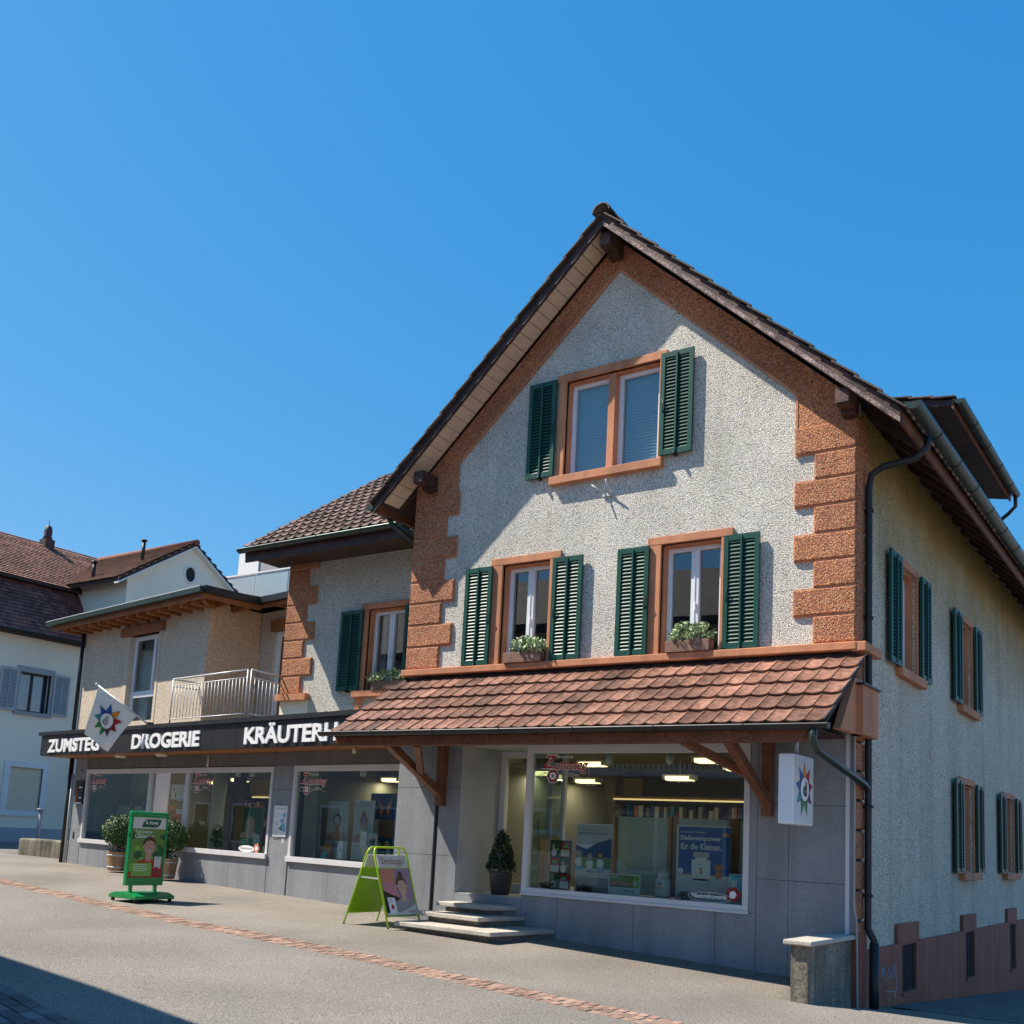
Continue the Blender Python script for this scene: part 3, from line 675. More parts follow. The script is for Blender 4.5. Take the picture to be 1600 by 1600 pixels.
# tiles
sl = math.hypot(1, PITCH); LT = (ER - XC) * sl; nr = int(LT / .34); tl = LT / nr
mb = MB(); tiles(mb, (ER + .06, OHF - .07, rz(ER + .06) + .13), (0, 1, 0), (-1, 0, PITCH), (PITCH, 0, 1), 62, nr, .225, tl, mat='tile_dark', nu=5)
mb.build('right_tiles', parent=roof)
mb = MB(); LT2 = (XC - EL) * sl; tl2 = LT2 / nr
tiles(mb, (EL - .06, OHF - .07, rz(EL - .06) + .13), (0, 1, 0), (1, 0, PITCH), (-PITCH, 0, 1), 62, nr, .225, tl2, mat='tile_dark', nu=5)
mb.build('left_tiles', parent=roof)
mb = MB().mat('tile_dark')
y = OHF - .1
while y < HL + .4:
    mb.tint = random.random(); n = 9; vs = []
    for k, (yy, r) in enumerate(((y, .135), (y + .42, .115))):
        for rr in (r, r - .02):
            for i in range(n + 1): t = math.pi * i / n; vs.append((XC + rr * 1.05 * math.cos(t), yy, rz(XC) + .13 + rr * .95 * math.sin(t)))
    N = n + 1; fs = []
    for i in range(n): fs += [(i, i + 1, 2 * N + i + 1, 2 * N + i), (N + i, N + i + 1, i + 1, i), (N + i, 3 * N + i, 3 * N + i + 1, N + i + 1)]
    mb.smooth = True; mb.add(vs, fs); y += .38
mb.build('ridge_tiles', parent=roof)
# barge boards
for s, x0, x1, mm in ((0, EL - .01, XC, 'dark_wood'), (1, XC, ER + .01, 'worn_board')):
    mb = MB().mat(mm); mb.prism([(x0, rz(x0) - .02), (x1, rz(x1) - .02), (x1, rz(x1) + .14), (x0, rz(x0) + .14)], OHF - .01, OHF + .035)
    mb.mat('dark_wood' if s == 0 else 'peeling_paint'); mb.prism([(x0, rz(x0) - .04), (x1, rz(x1) - .04), (x1, rz(x1) + .02), (x0, rz(x0) + .02)], OHF - .03, OHF - .012)
    mb.build('barge_board', parent=roof)
# cream soffit boards
N = 27
for s in (-1, 1):
    mb = MB().mat('cream_board')
    for i in range(N):
        d0 = .10 + i * .142; d1 = d0 + .130
        xa, xb = XC + s * d0, XC + s * d1
        if abs(xb - XC) > 3.78: continue
        x0, x1 = min(xa, xb), max(xa, xb)
        mb.hexa([(x0, OHF + .04, rz(x0) + .03), (x1, OHF + .04, rz(x1) + .03), (x1, -.045, rz(x1) + .03), (x0, -.045, rz(x0) + .03), (x0, OHF + .04, rz(x0) + .05), (x1, OHF + .04, rz(x1) + .05), (x1, -.045, rz(x1) + .05), (x0, -.045, rz(x0) + .05)])
    mb.build('soffit', parent=roof)
# purlins and rafters
for (px, pz) in ((XC, rz(XC) - .29), (-6.42, 6.88), (-.03, 6.84)):
    mb = MB().mat('dark_wood')
    mb.prism([(px - .085, pz), (px + .085, pz), (px + .085, pz + .19), (px - .085, pz + .19)], OHF + .06, -.04)
    mb.prism([(px - .085, pz - .05), (px + .085, pz - .05), (px + .085, pz + .002), (px - .085, pz + .002)], -.2, -.041)
    mb.mat('worn_board'); mb.box(px - .08, px + .08, OHF + .045, OHF + .06, pz + .006, pz + .184)
    mb.build('purlin', parent=roof, bevel=.006)
for k in range(20):
    y = .45 + k * .66
    if y < HL:
        for s, xe in ((1, ER - .02), (-1, EL + .02)):
            xw = 0 if s > 0 else XL
            a, b = sorted((xw, xe)); mb = MB().mat('dark_wood'); mb.hexa([(a, y, rz(a) - .10), (b, y, rz(b) - .06), (b, y + .12, rz(b) - .06), (a, y + .12, rz(a) - .10), (a, y, rz(a) + .06), (b, y, rz(b) + .06), (b, y + .12, rz(b) + .06), (a, y + .12, rz(a) + .06)])
            mb.build('rafter', parent=roof)
mb = MB().mat('brown_wood'); mb.box(ER - .015, ER + .02, OHF + .04, HL + .5, rz(ER) - .03, rz(ER) + .12); mb.build('eaves_board', parent=roof); mb = MB().mat('brown_wood'); mb.box(EL - .02, EL + .015, OHF + .04, HL + .5, rz(EL) - .03, rz(EL) + .12); mb.build('eaves_board', parent=roof)
mb = MB().mat('gutter_metal'); half_gutter(mb, (ER + .15, OHF - .02, rz(ER) + .17), (ER + .15, HL + .5, rz(ER) + .17), .088); mb.build('gutter', parent=house)
mb = MB().mat('gutter_metal'); half_gutter(mb, (EL - .12, HL + .5, rz(EL) + .08), (EL - .12, OHF, rz(EL) + .08), .08); 
mb.tube([(EL - .08, -.1, rz(EL) + .02), (EL - .04, .0, rz(EL) - .12), (XL - .12, .3, 6.1)], .04); mb.build('gutter', parent=house)
# downpipe of the right eave
mb = MB().mat('dark_metal')
mb.tube([(ER + .13, .25, rz(ER) + .04), (ER + .12, .25, rz(ER) - .1), (ER - .02, .25, rz(ER) - .22), (.25, .25, 6.24), (.12, .25, 6.16), (.09, .25, 6.0), (.09, .25, 4.1), (.09, .25, 3.4), (.09, .25, .95), (.09, .25, .85), (.16, .25, .72), (.16, .25, .6)], .041, 12)
mb.tube([(.16, .25, .7), (.16, .25, -.3)], .054, 12)
for z in (5.7, 4.4, 2.2, 1.2): mb.tube([(.09, .25, z), (.09, .25, z + .03)], .058, 12)
mb.build('downpipe', parent=house)
# dormer on the right slope
dm = MB().mat('dark_wood'); DX = -.25
dm.box(DX - 1.6, DX, 4.45, 9.2, rz(DX) + .1, 8.42); dm.mat('grey_trim'); dm.box(DX - 1.6, DX + .004, 4.44, 4.5, rz(DX) + .1, 8.42)
dm.box(DX, DX + .02, 4.5, 9.2, rz(DX) + .16, 8.4)
dm.mat('dark_wood'); dm.hexa([(-2.0, 4.1, 8.9), (.22, 4.1, 8.48), (.22, 8.95, 8.48), (-2.0, 8.95, 8.9), (-2.0, 4.1, 9.0), (.22, 4.1, 8.58), (.22, 8.95, 8.58), (-2.0, 8.95, 9.0)])
dormer = dm.build('dormer', parent=roof)
mb = MB(); tiles(mb, (.28, 4.05, 8.58), (0, 1, 0), (-1, 0, .19), (.19, 0, 1), 22, 7, .225, .33, mat='tile_dark', nu=5); mb.build('dormer_tiles', parent=roof)
mb = MB().mat('gutter_metal'); half_gutter(mb, (.34, 4.05, 8.56), (.34, 8.95, 8.56), .075); mb.tube([(.34, 8.85, 8.5), (.34, 8.85, 8.3), (.22, 8.9, 8.2), (-.2, 9.1, 7.95)], .035)
mb.build('dormer_gutter', parent=roof)
mb = MB().mat('brown_wood'); mb.box(.22, .25, 4.1, 8.95, 8.44, 8.6); mb.build('dormer_fascia', parent=roof)
# bracket under the attic window
mb = MB().mat('steel'); mb.box(-3.42, -3.26, -.03, -.003, 6.33, 6.37); mb.tube([(-3.36, -.02, 6.35), (-3.52, -.16, 6.47)], .012, 8); mb.tube([(-3.32, -.02, 6.35), (-3.31, -.14, 6.53)], .012, 8); mb.tube([(-3.27, -.02, 6.35), (-3.26, -.08, 6.38)], .01, 8)
mb.build('pole_socket', parent=house)

# ---- ground floor: stone cladding
SWX = (-4.43, -1.21, .925, 2.93); DO = (-5.56, -4.43, .86, 2.95)
mb = MB().mat('joint_dark'); wall_cells(mb, [XL, -.02], [-.3, 3.96], [(SWX[0], SWX[1], SWX[2], SWX[3]), (DO[0], DO[1], DO[2], DO[3])], -.018, .25); mb.build('ground_floor_wall', parent=house)
mb = MB().mat('grey_stone'); g = .003
def slab(x0, x1, z0, z1): mb.box(x0 + g, x1 - g, -.045 + random.uniform(-.001, .001), -.019, z0 + g, z1 - g)
for a, b in ((XL, -6.0),): slab(a, b, .1, 1.36); slab(a, b, 1.36, 2.32); slab(a, b, 2.32, 3.1)
for a, b in ((-5.93, DO[0]),): slab(a, b, .1, 1.36); slab(a, b, 1.36, 2.32); slab(a, b, 2.32, 3.1)
slab(DO[0], DO[1] + .0, .1, .86)
for a, b in ((-4.43, -3.85), (-3.85, -2.72), (-2.72, -1.62), (-1.62, -1.115)): slab(a, b, .0, SWX[2])
slab(-1.115, -.73, .0, 1.33); slab(-.73, -.08, .0, 1.33); slab(-1.115, -.73, 1.33, 2.2); slab(-.73, -.08, 1.33, 2.2); slab(-1.115, -.73, 2.2, 3.1); slab(-.73, -.08, 2.2, 3.1)
slab(-1.21, -1.115, SWX[2], 3.1)
mb.mat('aluminium_white'); mb.box(-.077, -.03, -.05, .0, .1, 3.1)
mb.mat('grey_stone'); mb.box(-.03, .012, -.04, .05, .1, 3.1)
mb.build('stone_cladding', parent=house)
mb = MB().mat('plinth_paint'); mb.box(-.02, .055, -.055, .35, -.3, .8); mb.build('corner_base', parent=house, bevel=.006)
# door recess
mb = MB().mat('plain_render'); mb.box(DO[0] - .004, DO[0] + .012, -.03, .95, .86, 2.93); mb.box(DO[0] + .012, DO[1] + .3, -.03, .95, 2.935, 2.95)
mb.mat('step_stone'); mb.box(DO[0] + .012, DO[1] - .002, -.02, 1.0, .80, .862)
mb.build('door_recess', parent=house)
mb = MB().mat('aluminium_white'); Y = .93
mb.box(-5.545, -5.45, Y - .02, Y + .05, .863, 2.934); mb.box(-5.45, -4.44, Y - .02, Y + .05, 2.84, 2.934); mb.box(-4.70, -4.62, Y - .02, Y + .05, .863, 2.84); mb.box(-4.46, -4.40, -.0, .06, .93, 2.93); mb.box(-4.46, -4.40, Y - .02, Y + .05, .863, 2.93)
mb.box(-5.45, -4.70, Y - .02, Y + .05, .863, 1.0)
door = mb.build('shop_door', parent=house, bevel=.004)
mb = MB().mat('glass_shop'); mb.box(-5.45, -4.70, Y + .01, Y + .016, 1.0, 2.84); mb.box(-4.62, -4.46, Y + .01, Y + .016, .88, 2.84); mb.box(-4.433, -4.427, .06, Y - .02, .94, 2.92); mb.build('pane', parent=door)
mb = MB().mat('steel'); mb.tube([(-4.82, Y - .03, 1.85), (-4.82, Y - .08, 1.85), (-4.95, Y - .08, 1.85)], .012, 8); mb.box(-4.84, -4.80, Y - .03, Y - .02, 1.7, 1.95); mb.build('handle', parent=door)
# big display window
x0, x1, z0, z1 = SWX
mb = MB().mat('aluminium_white'); t = .075
mb.box(x0, x0 + t, -.055, .05, z0, z1); mb.box(x1 - t, x1, -.055, .05, z0, z1); mb.box(x0 + t, x1 - t, -.053, .048, z0, z0 + .085); mb.box(x0 + t, x1 - t, -.053, .048, z1 - .11, z1)
mb.box(x0 - .0, x1 + .01, -.075, -.0535, z0 - .015, z0 + .02)
sw = mb.build('display_window', parent=house, bevel=.004)
mb = MB().mat('glass_shop'); mb.box(x0 + t, x1 - t, -.0, .008, z0 + .085, z1 - .11); pane = mb.build('pane', parent=sw)
def logo(mb, x, z, s, y, small=True):
    """red shop lettering with a white outline, a flower and a scroll; s = height of the capital"""
    ax = s * 4.45
    put_text(mb, 'Z', x - .04 * s, x + 1.54 * s, z - .06 * s, z + 1.13 * s, y + .0006, 'print_white', .045, .35)
    put_text(mb, 'umsteg', x + 1.30 * s, x + ax + .04 * s, z - .42 * s, z + .68 * s, y + .0006, 'print_white', .045, .35)
    put_text(mb, 'Z', x, x + 1.5 * s, z, z + 1.06 * s, y, 'print_red', .015, .35)
    put_text(mb, 'umsteg', x + 1.34 * s, x + ax, z - .38 * s, z + .62 * s, y, 'print_red', .015, .35)
    if small:
        put_text(mb, 'Drogerie', x + 1.35 * s, x + 3.0 * s, z + .74 * s, z + 1.08 * s, y, 'print_off', .02, .25)
        put_text(mb, 'Turgi', x + 2.6 * s, x + 3.6 * s, z - .78 * s, z - .44 * s, y, 'print_off', .02, .25)
    mb.mat('print_off')
    pts = [(x + s * (-.1 + 4.5 * i / 30), y, z - .62 * s + .24 * s * math.sin(i * .38)) for i in range(31)]
    mb.tube(pts, s * .022, 4)
    mb.tube([(x + .4 * s + .5 * s * math.cos(a / 10 * 6.28), y, z - .6 * s + .26 * s * math.sin(a / 10 * 6.28)) for a in range(11)], s * .02, 4)
    fx, fz = x + 1.15 * s, z - .62 * s
    for rr, mm, dd in ((.62, 'print_white', .001), (.55, 'print_deepred', 0), (.34, 'print_white', -.001), (.15, 'print_black', -.002)):
        for k in range(6 if rr > .2 else 1):
            a = k * 1.047; q = rr * .5 if rr > .2 else 0
            ell(mb, fx + s * q * math.cos(a), fz + s * q * math.sin(a), s * rr * .5, s * rr * .5, y + dd - .0001 * k, mm, 12)
        ell(mb, fx, fz, s * rr * .7, s * rr * .7, y + dd - .0008, mm, 12)
mb = MB(); logo(mb, -4.22, 2.615, .165, -.0025); mb.build('window_sticker', parent=sw)
mb = MB(); put_text(mb, 'Naturdrogerie', -1.95, -1.5, 1.04, 1.11, -.004, 'print_white', .02, .2)
for k in range(5): ell(mb, -1.42 + .05 * math.cos(k * 1.26), 1.12 + .05 * math.sin(k * 1.26), .045, .045, -.0035, 'print_deepred', 10)
ell(mb, -1.42, 1.12, .045, .045, -.0045, 'print_white', 12); mb.mat('print_off'); mb.tube([(-1.72 + .28 * math.cos(a / 16 * 6.28), -.003, 1.07 + .06 * math.sin(a / 16 * 6.28)) for a in range(17)], .004, 4)
if True: pass; mb.build('window_sticker', parent=sw)

# ---- awning
AX0, AX1, AD = -6.78, .14, 1.46
zt, zb = 3.965, 3.005
av = Vector((0, AD, zt - zb)); asl = av.length; anr = Vector((0, -(zt - zb), AD)).normalized()
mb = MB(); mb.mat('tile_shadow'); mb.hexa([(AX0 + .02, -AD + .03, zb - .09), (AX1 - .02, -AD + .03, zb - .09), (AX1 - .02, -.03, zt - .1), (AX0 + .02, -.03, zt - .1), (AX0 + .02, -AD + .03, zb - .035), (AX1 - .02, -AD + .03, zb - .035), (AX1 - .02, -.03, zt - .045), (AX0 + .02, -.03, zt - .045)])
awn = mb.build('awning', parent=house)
mb = MB(); nc = 34; tiles(mb, (AX0, -AD, zb - .03), (1, 0, 0), av, anr, nc, 5, (AX1 - AX0) / nc, asl / 5.12, amp=.015, lift=.036, mat='tile_clay', nu=9)
mb.build('awning_tiles', parent=awn)
mb = MB().mat('dark_metal'); half_gutter(mb, (AX0 - .16, -AD - .06, 2.985), (AX1 + .06, -AD - .06, 2.965), .062); mb.build('awning_gutter', parent=awn)
mb = MB().mat('brown_wood'); mb.box(AX0 + .02, -.0, -AD + .06, -AD + .2, 2.80, 2.935)
for x in frange(-6.6, -.15, .8): mb.hexa([(x, -AD + .03, zb - .16), (x + .08, -AD + .03, zb - .16), (x + .08, -.05, zt - .2), (x, -.05, zt - .2), (x, -AD + .03, zb - .09), (x + .08, -AD + .03, zb - .09), (x + .08, -.05, zt - .1), (x, -.05, zt - .1)])
mb.mat('dark_wood'); mb.box(AX0 + .05, -.1, -AD + .2, -.046, 2.962, 2.985)
mb.build('awning_beams', parent=awn)
for px, sgn in ((-5.86, 1), (-.97, -1)):
    mb = MB().mat('brown_wood'); mb.box(px - .06, px + .06, -.17, -.047, 2.06, 2.96)
    mb.bar((px, -.15, 2.24), (px, -AD + .16, 2.84), .10, .11, up=(0, -1, 1))
    mb.bar((px + sgn * .03, -.62, 2.50), (px + sgn * .52, -AD + .14, 2.82), .09, .09)
    mb.build('awning_bracket', parent=awn, bevel=.006)
# masonry end block and rain pipe of the awning
mb = MB().mat('terracotta_paint')
mb.prism([(-.86, 2.99), (-.05, 2.99), (-.05, 3.62), (-.34, 3.62)], .03, .115, 'x')
mb.box(.03, .19, -.30, .3, 2.99, 3.54); mb.mat('dark_metal'); mb.box(.02, .215, -.33, .32, 3.54, 3.565)
mb.build('awning_end_block', parent=awn)
mb = MB().mat('gutter_metal'); mb.tube([(.04, -AD - .06, 2.93), (.04, -AD - .06, 2.80), (.05, -AD + .05, 2.70), (.09, .1, 2.46), (.09, .2, 2.42)], .04, 12); mb.build('awning_rainpipe', parent=awn)
# ---- entrance steps
def tread(z, x0, x1, y0, rx0, rx1, ry):
    mb = MB().mat('step_stone'); mb.prism([(x0, y0), (x1, y0 - .06), (x1 + .16, -.05), (x0 + .05, -.05)], z - .055, z, 'z')
    mb.mat('step_riser'); mb.prism([(rx0, ry), (rx1, ry - .04), (rx1 + .25, -.06), (rx0, -.06)], z - .17, z - .055, 'z')
    return mb
st = thing('entrance_steps', 'three worn stone steps leading up to the recessed shop door', 'steps')
tread(.497, -5.62, -4.02, -1.22, -5.50, -4.12, -1.12).build('step', parent=st, bevel=.008)
tread(.625, -5.58, -4.50, -.84, -5.42, -4.6, -.74).build('step', parent=st, bevel=.008)
tread(.745, -5.56, -4.65, -.46, -5.44, -4.75, -.38).build('step', parent=st, bevel=.008)

# ---- interior of the main shop
room = MB().mat('shop_ceiling'); room.box(-9.4, -.3, .97, 7, 3.05, 3.08); room.box(-4.4, -.3, .06, .97, 2.99, 3.02)
room.mat('shop_floor'); room.box(-9.4, -.3, 1.0, 7, .8, .86); room.box(-4.4, -.3, .06, 1.0, .8, .93)
room.mat('shop_wall'); room.box(-9.4, -.3, 6.5, 6.6, .86, 3.05); room.box(-.34, -.3, .06, 7, .86, 3.05); room.box(-9.44, -9.4, 1.0, 7, .86, 3.05); room.mat('shop_pelmet'); room.box(-8.1, -6.05, 6.42, 6.49, 2.58, 2.95); room.mat('column_cream'); room.box(-7.35, -7.1, 5.9, 6.15, .86, 3.05)
room.build('shop_room', parent=house)
def shelf_unit(x0, x1, y, z0, z1, dirn=-1, rows=5, seed=1):
    mb = MB().mat('shelf_dark'); mb.box(x0, x1, y, y + .04, z0, z1)
    for i in range(rows + 1): z = z0 + (z1 - z0) * i / rows; mb.box(x0, x1, y - .3, y, z, z + .02)
    for x in frange(x0, x1, 1.1): mb.box(x - .01, x + .01, y - .3, y, z0, z1)
    rnd = random.Random(seed); cols = ['white', 'off', 'red', 'blue', 'teal', 'brown', 'grey', 'cream', 'lgrey', 'orange', 'deepred', 'navy', 'brown', 'black', 'grey']
    for i in range(rows):
        z = z0 + (z1 - z0) * i / rows + .02; x = x0 + .03
        while x < x1 - .1:
            w_ = rnd.uniform(.04, .1); h = rnd.uniform(.4, .85) * (z1 - z0) / rows
            if rnd.random() < .85: mb.mat('print_' + rnd.choice(cols)); mb.box(x, x + w_, y - .27, y - .1, z, z + h)
            x += w_ + rnd.uniform(.005, .03)
    return mb
sh = tag(shelf_unit(-9.0, -.5, 6.4, .88, 2.45, seed=3).build('stocked_shelf'), 'tall dark shelving stocked with small packages at the back of the main shop', 'shelf')
mb = MB().mat('shelf_wood'); mb.box(-9.2, -.4, 6.05, 6.1, 2.5, 2.58); mb.mat('lit_strip'); mb.box(-9.0, -.5, 6.03, 6.049, 2.50, 2.53); tag(mb.build('shelf_light'), 'long wooden pelmet with a lit strip above the back shelves of the main shop', 'lamp')
mb = MB().mat('shelf_wood'); mb.box(-3.5, -.6, 3.2, 3.7, .86, 1.7); mb.mat('shelf_dark'); mb.box(-3.52, -.58, 3.15, 3.75, 1.7, 1.74); tag(mb.build('shop_counter'), 'low wooden counter inside the main shop', 'counter')
def tube_light(x, y, z, l=.62, lab='', par=None, along='x'):
    t = thing('ceiling_light', lab, 'lamp', (x, y, z), 0 if along == 'x' else math.pi / 2, 'lit ceiling lamps in the shop')
    m = MB().mat('white_paint'); m.box(-l / 2 - .04, l / 2 + .04, -.12, .12, .02, .05); m.box(-l / 2 - .04, -l / 2, -.12, .12, -.03, .02); m.box(l / 2, l / 2 + .04, -.12, .12, -.03, .02); m.tube([(0, 0, .05), (0, 0, .3)], .01, 6); m.build('fitting', parent=t)
    m = MB().mat('lit_tube'); m.box(-l / 2, l / 2, -.09, .09, -.04, .018); m.build('lit_diffuser', parent=t)
    ld = bpy.data.lights.new('lamp_glow', 'AREA'); ld.shape = 'RECTANGLE'; ld.size = l; ld.size_y = .16; ld.energy = 8; ld.color = (1, .86, .6)
    lo_ = bpy.data.objects.new('lamp_glow', ld); COL.objects.link(lo_); lo_.parent = t; lo_.location = (0, 0, -.06)
for (x, y, z, lb) in ((-4.58, 2.0, 2.85, 'lit ceiling lamp just right of the red lettering of the big window'), (-3.40, 2.6, 2.69, 'lit ceiling lamp hanging near the middle of the big display window'), (-2.46, 1.6, 2.87, 'lit ceiling lamp near the upper right corner of the big display window'), (-2.2, 2.1, 2.80, 'lit ceiling lamp half hidden by the right awning bracket'), (-6.15, 3.0, 2.78, 'lit ceiling lamp seen through the door glass'), (-5.84, 4.0, 2.72, 'small lit ceiling lamp below the red lettering of the big window')): tube_light(x, y, z, .40, lb)
# spots along the head of the display window
for i, x in enumerate((-3.38, -2.48, -1.8)):
    mb = MB().mat('white_paint'); mb.tube([(x, .35, 2.97), (x, .35, 2.85)], .012, 6); mb.tube([(x - .02, .40, 2.87), (x + .03, .30, 2.73)], .05, 12)
    tag(mb.build('spotlight'), ('white spotlight right of the red lettering in the big display window', 'white spotlight at the middle of the big display window head', 'white spotlight by the right bracket in the big display window')[i], 'spotlight', 'spotlights along the big window head')
# display panels and posters of the main window
def panel(name, label, cat, x0, x1, z0, z1, y, art=None, mat='print_white', th=.012, group=None, lean=0, M=None, to=None):
    B = M or I4
    if to:
        X0, X1, Z0, Z1, Y_ = to; sx = (X1 - X0) / (x1 - x0); sz = (Z1 - Z0) / (z1 - z0)
        B = B @ Matrix.Translation((X0 - x0 * sx, Y_ - y, Z0 - z0 * sz)) @ Matrix.Diagonal((sx, 1, sz, 1))
    mb = MB(B); mb.mat(mat); mb.box(x0, x1, y, y + th, z0, z1)
    if art: art(mb, y - .0015)
    return tag(mb.build(name), label, cat, group)
mb = MB().mat('panel_pale'); mb.box(-3.34, -2.58, .60, .615, 1.0, 2.02); mb.box(-2.45, -1.72, .60, .615, 1.0, 2.02); mb.box(-1.60, -1.2, .60, .615, 1.0, 2.02)
mb.mat('shelf_wood')
for a, b in ((-3.40, -3.34), (-2.58, -2.53), (-2.50, -2.45), (-1.72, -1.60)): mb.box(a, b, .57, .64, 1.0, 2.04)
mb.mat('shelf_dark'); mb.box(-2.53, -2.50, .62, .64, 1.0, 2.04)
tag(mb.build('folding_screen'), 'pale green display screen with wooden posts behind the posters of the big window', 'screen')
mb = MB().mat('shelf_dark'); mb.box(-4.35, -1.28, .06, .75, .935, .985); tag(mb.build('display_ledge'), 'dark display ledge at the foot of the big shop window', 'ledge')
def art_eleph(mb, y):
    X0, X1, Z0, Z1 = -1.98, -1.20, 1.03, 2.12
    rect(mb, X0, X1, Z0, Z1, y, 'print_off'); rect(mb, X0 + .03, X1, 1.42, Z1 - .02, y - .001, 'print_blue'); rect(mb, X0 + .03, X1, 1.405, 1.42, y - .0015, 'print_salmon'); y -= .0025
    put_text(mb, 'Burgerstein VitaMinis', -1.92, -1.56, 2.005, 2.035, y, 'print_white', .01)
    put_text(mb, 'Elefantenpower', -1.92, -1.33, 1.885, 1.975, y, 'print_white', .018); put_text(mb, 'für die Kleinen.', -1.92, -1.32, 1.77, 1.865, y, 'print_white', .018)
    rect(mb, -1.75, -1.48, 1.33, 1.63, y, 'print_white'); rect(mb, -1.73, -1.50, 1.66, 1.74, y, 'print_lgrey'); rect(mb, -1.70, -1.53, 1.63, 1.66, y, 'print_white'); ell(mb, -1.615, 1.33, .135, .03, y, 'print_white')
    y -= .001; rect(mb, -1.75, -1.48, 1.355, 1.362, y, 'print_red'); ell(mb, -1.615, 1.50, .022, .022, y, 'print_salmon'); ell(mb, -1.61, 1.45, .025, .025, y, 'print_orange'); lines(mb, -1.69, -1.55, 1.41, 2, .02, .006, y, 'print_lgrey'); lines(mb, -1.66, -1.57, 1.57, 1, .02, .008, y, 'print_grey')
    for cx, cz, rx, rz_ in ((-1.36, 1.52, .05, .045), (-1.36, 1.45, .045, .05), (-1.40, 1.56, .018, .02), (-1.32, 1.56, .018, .02), (-1.38, 1.39, .016, .03), (-1.34, 1.39, .016, .03)): ell(mb, cx, cz, rx, rz_, y, 'print_orange')
    ell(mb, -1.91, 1.46, .04, .04, y, 'print_white'); lines(mb, -1.94, -1.3, 1.31, 3, .022, .006, y, 'print_lgrey')
    put_text(mb, 'Tut gut.', -1.93, -1.80, 1.13, 1.175, y, 'print_grey', .01); put_text(mb, 'Burgerstein', -1.58, -1.34, 1.12, 1.16, y, 'print_navy', .01)
    ell(mb, -1.64, 1.15, .04, .02, y, 'print_navy', 12, 180, 360); ell(mb, -1.64, 1.16, .012, .012, y - .001, 'print_salmon'); ell(mb, -1.27, 2.0, .05, .03, y, 'print_orange')
panel('poster', 'blue poster with white pill bottle and Elefantenpower writing in the big display window', 'poster', -1.98, -1.20, 1.03, 2.12, .50, art_eleph, to=(-2.34, -1.61, .985, 1.93, .35))
def art_fam(mb, y):
    X0, X1 = -3.93, -3.36
    rect(mb, X0, X1, 1.75, 2.06, y, 'print_lgrey'); poly(mb, [(X0, 1.5), (X1, 1.5), (X1, 1.86), (-3.6, 1.78), (-3.75, 1.68), (X0, 1.74)], y - .001, 'print_navy')
    rect(mb, X0, X1, 1.35, 1.56, y - .0015, 'print_grass'); rect(mb, X0, X1, 1.24, 1.38, y - .002, 'print_off'); rect(mb, X0, X1, 1.0, 1.24, y - .002, 'print_grey'); lines(mb, X0, X1, 1.22, 7, .03, .006, y - .003, 'print_off')
    y -= .003
    for cx, hc, cz in ((-3.88, 'print_blond', 1.60), (-3.70, 'print_blond', 1.56), (-3.53, 'print_brown', 1.59)):
        ell(mb, cx, cz, .045, .065, y, hc); ell(mb, cx, cz - .12, .055, .08, y, 'print_white'); ell(mb, cx, cz + .002, .024, .032, y - .001, 'print_skin2'); ell(mb, cx + .01, cz - .22, .075, .035, y - .001, 'print_sky')
    for i in range(6): ell(mb, -3.75 + i * .05, 1.335, .018, .012, y - .002, ('print_orange', 'print_red', 'print_yellow')[i % 3], 10)
    put_text(mb, 'ALLES FÜR EIN', -3.84, -3.56, 1.975, 2.005, y, 'print_grey', .0); put_text(mb, 'gesundes Frauenleben.', -3.90, -3.42, 1.90, 1.955, y, 'print_black', 0, .3)
panel('poster', 'tall poster of three women sitting on a picnic blanket in front of hills', 'poster', -3.93, -3.36, 1.0, 2.08, .40, art_fam, to=(-3.83, -3.285, .985, 1.90, .35))
def art_books(mb, y):
    for j in range(3):
        for i in range(2):
            X = -4.40 + i * .17; Z = 1.06 + j * .27
            if (i + j) % 2: rect(mb, X, X + .16, Z, Z + .25, y, 'print_red'); rect(mb, X + .01, X + .15, Z + .01, Z + .12, y - .001, 'print_white'); rect(mb, X + .04, X + .12, Z + .15, Z + .21, y - .001, 'print_lgreen'); lines(mb, X + .03, X + .13, Z + .1, 3, .02, .005, y - .002, 'print_grey')
            else: rect(mb, X, X + .16, Z, Z + .25, y, 'print_dkgreen'); ell(mb, X + .05, Z + .17, .026, .035, y - .001, 'print_skin2', 12); ell(mb, X + .06, Z + .07, .045, .07, y - .0012, 'print_white', 12); ell(mb, X + .12, Z + .12, .025, .03, y - .001, 'print_lgreen', 10)
panel('brochure_rack', 'dark rack of red and green brochures at the left end of the big display window', 'rack', -4.41, -4.05, 1.04, 1.88, .55, art_books, 'print_black', to=(-4.34, -4.0, .985, 1.66, .5))
def art_g(mb, y):
    rect(mb, -3.345, -2.735, 1.20, 1.47, y, 'print_grass'); rect(mb, -2.85, -2.735, 1.20, 1.47, y - .001, 'print_lgreen'); rect(mb, -3.33, -2.87, 1.24, 1.32, y - .002, 'print_salmon'); put_text(mb, 'Naturnahe', -3.32, -3.16, 1.42, 1.455, y - .002, 'print_white', .02); put_text(mb, 'Angebote', -3.32, -3.16, 1.375, 1.41, y - .002, 'print_white', .02)
    for k in (0, 1): ell(mb, -2.84 + k * .04, 1.29, .014, .05, y - .003, 'print_white', 10); ell(mb, -2.84 + k * .04, 1.355, .012, .014, y - .003, 'print_white', 10)
    for i, c in enumerate(('red', 'green', 'sky')): ell(mb, -3.0 + i * .07, 1.13, .02, .02, y - .001, 'print_' + c, 12)
